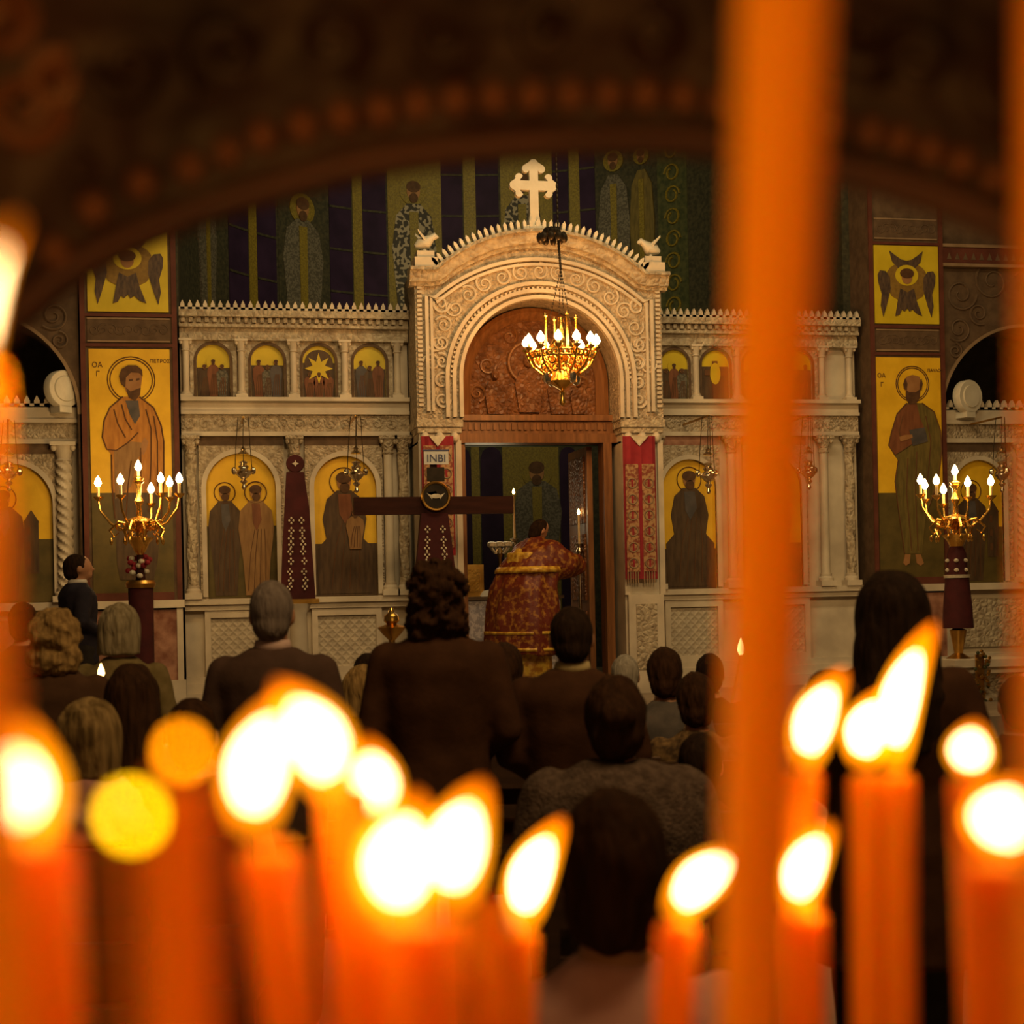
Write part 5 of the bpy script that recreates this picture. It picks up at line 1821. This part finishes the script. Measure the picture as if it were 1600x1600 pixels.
R = math.radians
person(424, 903, 5.6, 'bald_grey', H_GREY, C_CHAR, 'suit', 'person with short grey hair in a charcoal suit and pink collar, seen from behind', collar=C_SHIRT, wide=1.0)
person(681, 876, 5.5, 'curly', H_DARK, C_BLACK, 'suit', 'person with big dark curly hair in a black jacket, seen from behind', wide=1.0)
person(892, 944, 5.6, 'short', H_BLACK, C_BLACK, 'suit', 'person with short black hair, cream collar and black jacket before the priest', collar=C_CREAM, wide=1.06)
person(121, 864, 11.4, 'short', H_BLACK, C_NAVY, 'suit', 'person in profile in a navy suit with white collar, standing near the ochre saint', wide=1.2, rz=R(-62), collar=C_WHITE, base=SOL)
HOLDER = person(88, 949, 6.2, 'wavy', H_BLOND, C_BROWN, 'coat', 'person with wavy blonde hair and dark coat, seen from behind', pose='hold')
person(187, 940, 6.9, 'bob', H_ASH, C_OLIVE, 'coat', 'person with ash-blonde bob and olive coat, seen from behind')
person(207, 1034, 5.7, 'long', H_DARK, C_BROWN, 'coat', 'person with long dark hair sitting in front of the olive coat', seated=True, chair_label='wooden chair under the person with long dark hair')
SHAWL = person(140, 1086, 4.8, 'bob', H_STREAK, C_BROWN, 'coat', 'person with streaked blonde hair and dull pink shawl sitting among the crowd', seated=True, chair_label='wooden chair under the person with streaked blonde hair')
person(1390, 888, 4.4, 'long', H_BLACK, C_BLACK, 'coat', 'person with long black hair in a black coat standing behind the double flame', wide=1.1)
person(960, 1050, 4.5, 'bun', H_DARK, C_FUR, 'fur', 'person in a grey-brown fur jacket with dark hair, seen from behind', seated=True, chair_label='wooden chair under the person in the fur jacket')
person(955, 1238, 2.45, 'thick', H_DARK, C_PINK_LIT, 'coat', 'person with thick dark hair and dusty pink top sitting just past the candles', seated=True, chair_label='wooden chair under the person in the pink top')
person(976, 1020, 8.6, 'short', H_WHITE, C_GREY, 'coat', 'person with white hair seen past the shoulder of the black jacket', seated=True, chair_label='wooden chair under the person with white hair')
person(1038, 1013, 7.8, 'thick', H_DARK, C_GREY, 'coat', 'person with thick brown hair and grey jacket sitting near the screen', seated=True, chair_label='wooden chair under the person in the grey jacket with brown hair')
person(1086, 1052, 6.8, 'thick', H_DARK, C_PRINT, 'coat', 'person in a brown patterned top sitting close to the tall candle', seated=True, chair_label='wooden chair under the person in the patterned top')
HOLDER2 = person(1108, 1018, 8.6, 'short', H_BLACK, C_BLACK, 'coat', 'person with dark hair half hidden by the tall candle', seated=True, pose='hold', chair_label='wooden chair under the person half hidden by the tall candle')
person(1092, 1140, 5.3, 'short', H_BLACK, C_BROWN, 'coat', 'person in dark clothes low beside the tall candle, next to the fur jacket', seated=True, chair_label='wooden chair under the low person beside the fur jacket')
person(574, 1018, 8.8, 'short', H_BLACK, C_BLACK, 'coat', 'person with black hair between the charcoal suit and the curly hair', seated=True, chair_label='wooden chair under the person with black hair between the jackets')
person(566, 1036, 7.2, 'bob', H_BLOND, C_BROWN, 'coat', 'person with a short blonde bob glimpsed beside the black jacket', seated=True, chair_label='wooden chair under the person with the short blonde bob')
person(788, 1006, 7.6, 'thick', H_DARK, C_BLACK, 'coat', 'person with dark hair beside the shoulder of the curly-haired person', seated=True, chair_label='wooden chair under the person at the curly head shoulder')
person(36, 938, 8.6, 'short', H_DARK, C_BROWN, 'coat', 'person with dark hair glimpsed behind the wavy blonde hair')
person(300, 1086, 5.0, 'short', H_DARK, C_BROWN, 'coat', 'person with dark brown hair sitting low before the charcoal suit', seated=True, chair_label='wooden chair under the low person before the charcoal suit')
person(1588, 1052, 6.3, 'short', H_BLACK, C_BLACK, 'coat', 'person in black by the marble stand at the edge of view', seated=True, chair_label='wooden chair under the person in black by the marble stand')

g = G()
torso(g, [(1.29, .222, .148, 0), (1.37, .222, .142, -.004), (1.43, .165, .112, -.012), (1.485, .092, .088, -.012)], -.42)
wrap(remesh(g, .014, 3, .014, 14), 'shawl', C_PINK, SHAWL)

# priest: leaning towards the door leaf, cope over a gold tunic
pb = P(822, 1030, 16.0)
pr = thing('person', 'person in a red and gold brocade cope bowing at the royal door', 'person', (pb.x, pb.y, SOL + .14), None, R(-62))
struct(G().box(pb.x - .5, pb.x + .55, pb.y - .5, 17.2, SOL, SOL + .14).build('floor_step', FLOORM))
pr.scale = (1.06, 1.06, 1.06)
dz = 0


def shear(me, k):
    for v in me.vertices:
        if v.co.z > .95:
            q = v.co.z - .95
            v.co.y += k * q
            v.co.z -= .14 * q
    return me


wrap(shear(body_mesh(False, 'reach'), .30), 'body', SKIN, pr)
hm = shear(hair_mesh('short'), .30)
wrap(hm, 'hair', H_BLACK, pr)
g = G()
torso(g, [(.02, .27, .24, .0), (.3, .25, .22, 0), (.8, .21, .18, 0), (1.3, .19, .14, 0)])
wrap(remesh(g, .018, 3, .012, 9, .25), 'gold_tunic', BROCADEG, pr)
g = G()
torso(g, [(.30, .42, .34, -.03), (.6, .41, .33, -.02), (.95, .36, .28, .0), (1.2, .31, .24, .0), (1.38, .25, .17, -.01), (1.46, .15, .11, -.02), (1.53, .085, .085, -.03)])
for s_ in (-1, 1):
    limb(g, arm_pts(s_, -.02, 'reach'), [.12, .15, .13])
wrap(shear(remesh(g, .02, 4, .03, 7, .3), .30), 'cope', BROCADE, pr)
g = G()
torso(g, [(.34, .425, .345, -.03), (.37, .425, .345, -.03)])
torso(g, [(.50, .422, .342, -.025), (.53, .421, .34, -.025)])
wrap(_mesh(g), 'hem_bands', BROCADEG, pr)
g = G()
torso(g, [(1.12, .36, .285, 0), (1.15, .365, .29, 0), (1.19, .35, .275, 0)])
wrap(shear(_mesh(g), .30), 'yoke_band', BROCADEG, pr)
g = G()
g.ell((0, -.20, 1.33), (.07, .03, .08), 12, 8)
wrap(shear(_mesh(g), .30), 'embroidered_roundel', BROCADEG, pr)

# hand-held and loose small lights in the crowd
bpy.context.view_layer.update()
for lb, px, py, z, s_, m_, who, hnd in (('thin taper burning beside the ash-blonde person, held by the wavy-haired one', 158, 1048, 6.45, 1.0, SMALLFLAME, HOLDER, (.10, .33, 1.12)),
                                        ('thin taper burning in the crowd right by the tall wax candle', 1157, 1015, 8.75, 1.6, SMALLFLAME, HOLDER2, (.10, .30, .66))):
    p = P(px, py, z)
    f = who.matrix_world @ Vector(hnd)
    o = thing('taper_candle', lb, 'candle', f, 'tapers held in the crowd')
    e = p - Vector((0, 0, .03))
    G().tube([f - (e - f) * .15, f, e], .009, 8).build('wax', WAXPALE, o)
    g = G()
    bulb_mesh(g, e, .06 * s_, .014 * s_)
    g.build('flame', m_, o)

# ------------------------------------------------------------------ candle stand in front
SANDZ = 1.16
cs = thing('candle_stand', 'dark bronze candle stand with arched beaded canopy and sand tray', 'candle stand', (FWD.x * .6, FWD.y * .6, 0), None, -YAW)
ORG[cs.name] = Vector((0, 0, 0))
ZH = 0.80            # depth of the canopy plate from the lens


def loc(px, py, z):  # stand-local coordinates (x right, y away, z up)
    p = P(px, py, z) - Vector((FWD.x * .6, FWD.y * .6, 0))
    return (p.dot(R0), p.dot(FWD), p.z)


edge = [(-420, 880), (-260, 745), (-120, 625), (0, 520), (130, 418), (270, 352), (400, 308), (560, 264), (700, 242), (850, 229), (1000, 224), (1130, 232), (1330, 272), (1480, 318), (1600, 372), (1740, 462), (1900, 600), (2060, 760)]


def smooth_path(pts, n=8):
    out = []
    for i in range(len(pts) - 1):
        p0, p1, p2, p3 = (Vector(pts[max(i - 1, 0)]), Vector(pts[i]), Vector(pts[i + 1]), Vector(pts[min(i + 2, len(pts) - 1)]))
        for k in range(n):
            t = k / n
            out.append(tuple(0.5 * ((2 * p1) + (-p0 + p2) * t + (2 * p0 - 5 * p1 + 4 * p2 - p3) * t * t + (-p0 + 3 * p1 - 3 * p2 + p3) * t ** 3)))
    out.append(tuple(pts[-1]))
    return out


ep = smooth_path(edge, 6)
el = [loc(x, y, ZH) for x, y in ep]
yh = el[0][1]
exz = [(p[0], p[2]) for p in el]
zt = CAM.z + .62
poly = [(exz[0][0] - .05, exz[0][1]), (exz[0][0] - .05, zt)] + [(exz[-1][0] + .05, zt), (exz[-1][0] + .05, exz[-1][1])] + exz[::-1]
pl = G().prism(poly, yh, yh + .02).build('canopy_plate', HOODM, cs, local=True)
g = G()
g.sweep(exz, [(-.001, yh - .004), (.004, yh - .008), (.009, yh - .004), (.009, yh + .022), (-.001, yh + .022)])
g.build('canopy_rim', RIMM, cs, local=True)
bead = [(90, 395), (150, 328), (225, 290), (300, 264), (358, 240), (412, 216), (474, 200), (536, 184), (596, 176), (654, 166), (712, 158), (772, 155), (832, 153), (892, 152), (950, 151), (1008, 151), (1066, 155), (1124, 162), (1182, 172), (1240, 182), (1300, 196), (1358, 210), (1404, 222), (1450, 238), (1498, 256), (1550, 280), (1600, 308)]
for bx, by in bead:
    p = loc(bx, by, ZH)
    G().ell((p[0], yh - .004, p[2]), (.0085, .0085, .0085), 10, 8).build('bead', BEADM, cs, local=True)
g = G()
random.seed(5)
for k, (bx, by, rr) in enumerate(((40, 170, 62), (90, 130, 45), (10, 40, 50), (200, 110, 60), (360, 90, 60), (520, 70, 60), (690, 60, 55), (860, 55, 55), (1020, 60, 55), (130, 262, 16), (1430, 100, 60), (1560, 150, 55), (1340, 60, 50))):
    p = loc(bx, by, ZH)
    spiral(g, p[0], p[2], rr * ZH / F_PX, yh - .002, 1.4, k, 1 if k % 2 else -1, .006, 0, 22)
    g.build('embossed_scroll', BEADM if bx < 120 else HOODM, cs, local=True)  # flame glint painted in: scrolls at one end get the lighter metal
    g = G()
for sx in (exz[0][0] - .03, exz[-1][0] + .03):
    G().lathe([(.02, SANDZ), (.02, 1.9)], (sx, yh + .01, 0), 12).build('post', BEADM, cs, local=True)
g = G()
hx = max(abs(exz[0][0]), abs(exz[-1][0])) + .12
y0, y1 = -.45, .56
g.box(-hx, hx, y0, y1, SANDZ - .12, SANDZ - .1)
for a, b, c_, d_ in ((-hx, hx, y0, y0 + .02), (-hx, hx, y1 - .02, y1), (-hx, -hx + .02, y0, y1), (hx - .02, hx, y0, y1)):
    g.box(a, b, c_, d_, SANDZ - .12, SANDZ + .025)
g.build('tray', BEADM, cs, local=True)
sd = G().box(-hx + .02, hx - .02, y0 + .02, y1 - .02, SANDZ - .1, SANDZ).build('sand', SAND, cs, local=True)
sd['kind'] = 'stuff'
for sx in (-1, 1):
    for y_ in (y0 + .05, y1 - .05):
        G().lathe([(.035, 0), (.025, .04), (.02, SANDZ - .12)], (sx * (hx - .06), y_, 0), 10).build('leg', BEADM, cs, local=True)


def teardrop(base, ax, r0, bend, t0, t1, fat=.36):
    n, seg = 14, 14
    L = ax.length
    d0 = ax.normalized()
    a = d0.cross(FWD).normalized()
    b = d0.cross(a).normalized()
    sgn = 1 if d0.dot(RGT) > 0 else -1
    rings, along = [], []
    for k in range(n + 1):
        t = k / n
        q = t0 + (t1 - t0) * t
        c = base + ax * q + a * (bend * sgn * L * math.sin(PI * q))
        r = max(r0 * 1.2 * (math.sin(PI * min(1, t * .93 + .07)) ** .62) * (1.08 - fat * t), .0003)
        rings.append([c + a * math.cos(2 * PI * i / seg) * r + b * math.sin(2 * PI * i / seg) * r for i in range(seg)])
        along += [t] * seg
    return rings, along


def flame(parent, fb, ft, wpx, z, bend=.08, core=(.18, .78), power=.62):
    """fb, ft: where the flame's glow starts and ends, wpx: its breadth, as seen at depth z (blur included)"""
    c = F_PX * .0135 * (1 / z - .065)
    d = Vector((ft[0] - fb[0], ft[1] - fb[1]))
    u = d.normalized()
    m = min(.34 * c, d.length * .25)
    w = max(.34 * wpx, wpx - .72 * c)
    b0, b1 = Vector(fb) + u * m, Vector(ft) - u * m
    base, tip = P(b0.x, b0.y, z), P(b1.x, b1.y, z)
    ax = tip - base
    r = w / 2 * z / F_PX
    rings, along = teardrop(base, ax, r, bend, 0, 1)
    o = G().loft(rings).build('flame', FLAME, parent)
    at_ = o.data.attributes.new('along', 'FLOAT', 'POINT')
    at_.data.foreach_set('value', along)
    rings, along = teardrop(base, ax, r * .66, bend, core[0], core[1], .2)
    G().loft(rings).build('flame_core', CORE, o)
    l = lamp('flame_light', 'POINT', (0, 0, 0), power, (1.0, 0.43, 0.10), .006)
    l.parent = o
    l.location = base + ax * .55 - ORG[parent.name] + FWD * 0.0
    return base


def candle(label, top, bot, z, wpx, fl=None, zb=None, mat=None, taper=1.0, pooled=True):
    """top, bot: pixel of the shoulder and of the foot at the frame's lower edge; fl: list of (base px, tip px, width px)"""
    zb = zb or z
    mat = mat or WAX
    t = P(top[0], top[1], z)
    b = P(bot[0], bot[1], zb)
    d = (b - t)
    k = (SANDZ - .02 - t.z) / d.z
    foot = t + d * k
    r = wpx / 2 * z / F_PX
    o = thing('beeswax_candle', label, 'candle', (foot.x, foot.y, foot.z), 'beeswax candles in the sand')
    ax = (foot - t)
    L = ax.length
    dn = ax.normalized()
    a = dn.orthogonal().normalized()
    bb = dn.cross(a)
    rings = []
    prof = [(0.0, .25), (.0, .55), (.05, .86), (.16, 1.0)] if pooled else [(0, .6), (.03, .9), (.1, 1.0)]
    rows = [(t + dn * (q * r * 2), f * r) for q, f in prof]
    for q in (.15, .3, .5, .7, .85, 1.0):
        rows.append((t + ax * q, r * (1 + (taper - 1) * q)))
    rows[0] = (t + dn * .12 * r, r * .25)
    for j, (c, rr) in enumerate(rows):
        rings.append([c + (a * math.cos(2 * PI * i / 18) + bb * math.sin(2 * PI * i / 18)) * rr * (1 + .025 * math.sin(3 * i + j * 1.7)) for i in range(18)])
    G().loft(rings).build('wax', mat, o)
    if fl:
        for (fb, ft, w) in fl:
            bw = flame(o, fb, ft, w, z)
            G().tube([t + dn * .1 * r, t.lerp(bw, .5) + Vector((0, 0, .001)), bw + Vector((0, 0, .003))], .0009, 6).build('wick', IRON, o)
    else:
        G().tube([t + dn * .1 * r, t + Vector((0, 0, .006))], .0009, 6).build('wick', IRON, o)
    return o


# label, shoulder px, foot px, depth, width px, flames [(start, end, breadth)]
candle('very tall honey-coloured candle rising past the top of the view', (1226, -60), (1172, 1600), .385, 146, None, .56, WAXTALL, 1.0, False)
candle('tall honey-coloured candle cut by the edge of view beyond the round-flamed candles', (1662, -40), (1655, 1600), .40, 130, None, .42, WAXTALL, 1.0, False)
candle('tall leaning candle at the very edge with a long slanting flame', (-48, 575), (14, 1600), .34, 82, [((-44, 600), (30, 318), 74)], .36, WAXTALL)
candle('thick low candle at the edge with a big round white flame', (30, 1310), (45, 1600), .46, 170, [((4, 1350), (14, 1090), 240)])
candle('short slender candle with a yellow glowing tip, out of focus', (205, 1300), (222, 1600), .245, 34, None)
candle('slender candle with an orange glowing tip behind the yellow one', (288, 1215), (298, 1600), .30, 100, None)
candle('leaning candle with a broad flame beneath the grey-haired person', (418, 1325), (452, 1600), .52, 92, [((386, 1318), (456, 1064), 132)])
candle('candle with a flame touching the broad flame beside it', (545, 1225), (556, 1600), .55, 84, [((532, 1256), (424, 1052), 128)])
candle('candle whose small flame sits between the two big flame clusters', (588, 1310), (575, 1600), .60, 80, [((574, 1302), (572, 1140), 108)])
candle('candle with a big heart-half flame leaning upright in the middle', (640, 1440), (640, 1600), .54, 100, [((622, 1458), (654, 1222), 148)])
candle('candle with a tall flame joined to the heart-half flame', (690, 1435), (694, 1600), .60, 84, [((698, 1430), (758, 1206), 128)])
candle('unlit dim candle between the joined flames and the slim slanting flame', (762, 1400), (768, 1600), .72, 62, None)
candle('candle with a slim slanting flame under the dark-haired seated person', (812, 1455), (808, 1600), .86, 58, [((808, 1460), (884, 1268), 88)])
candle('short candle with a flame blown nearly flat towards the tall candle', (1060, 1442), (1052, 1600), .80, 66, [((1038, 1440), (1180, 1318), 90)])
candle('candle with a slanting flame close behind the tall candle', (1254, 1205), (1258, 1600), .84, 56, [((1252, 1210), (1324, 1036), 84)])
candle('lower candle with a slanting flame beside the tall candle', (1256, 1425), (1258, 1600), .78, 66, [((1234, 1434), (1306, 1275), 84)])
candle('thick candle whose flame leans into the tall curved flame', (1353, 1212), (1357, 1600), .95, 54, [((1342, 1208), (1388, 1066), 86)])
candle('thick candle with the tallest curved flame', (1404, 1212), (1407, 1600), .945, 54, [((1392, 1214), (1462, 962), 82)])
candle('candle with a small round flame by the edge', (1515, 1215), (1532, 1600), .72, 58, [((1518, 1222), (1524, 1116), 88)])
candle('candle with a large flame and orange glow at the edge of view', (1548, 1345), (1550, 1600), .58, 86, [((1558, 1352), (1596, 1200), 140)])
# glowing wick tips of the two out-of-focus candles
for px, py, z, rr, m_, lb in ((205, 1274, .245, 14, EM('yellow_wick_glow', (1.0, .50, .002), 25), 'y'), (285, 1175, .30, 12, EM('orange_wick_glow', (1.0, .27, .001), 19), 'o')):
    p = P(px, py, z)
    r = rr * z / F_PX
    best = min([o for o in bpy.data.objects if o.name.startswith('beeswax_candle') and o.parent is None], key=lambda o: abs((o.location - CAM).dot(FWD) - z) + abs((o.location - CAM).dot(R0) - (p - CAM).dot(R0)) * 5)
    G().ell(p, (r, r, r * 1.3), 10, 8).build('flame', m_, best)
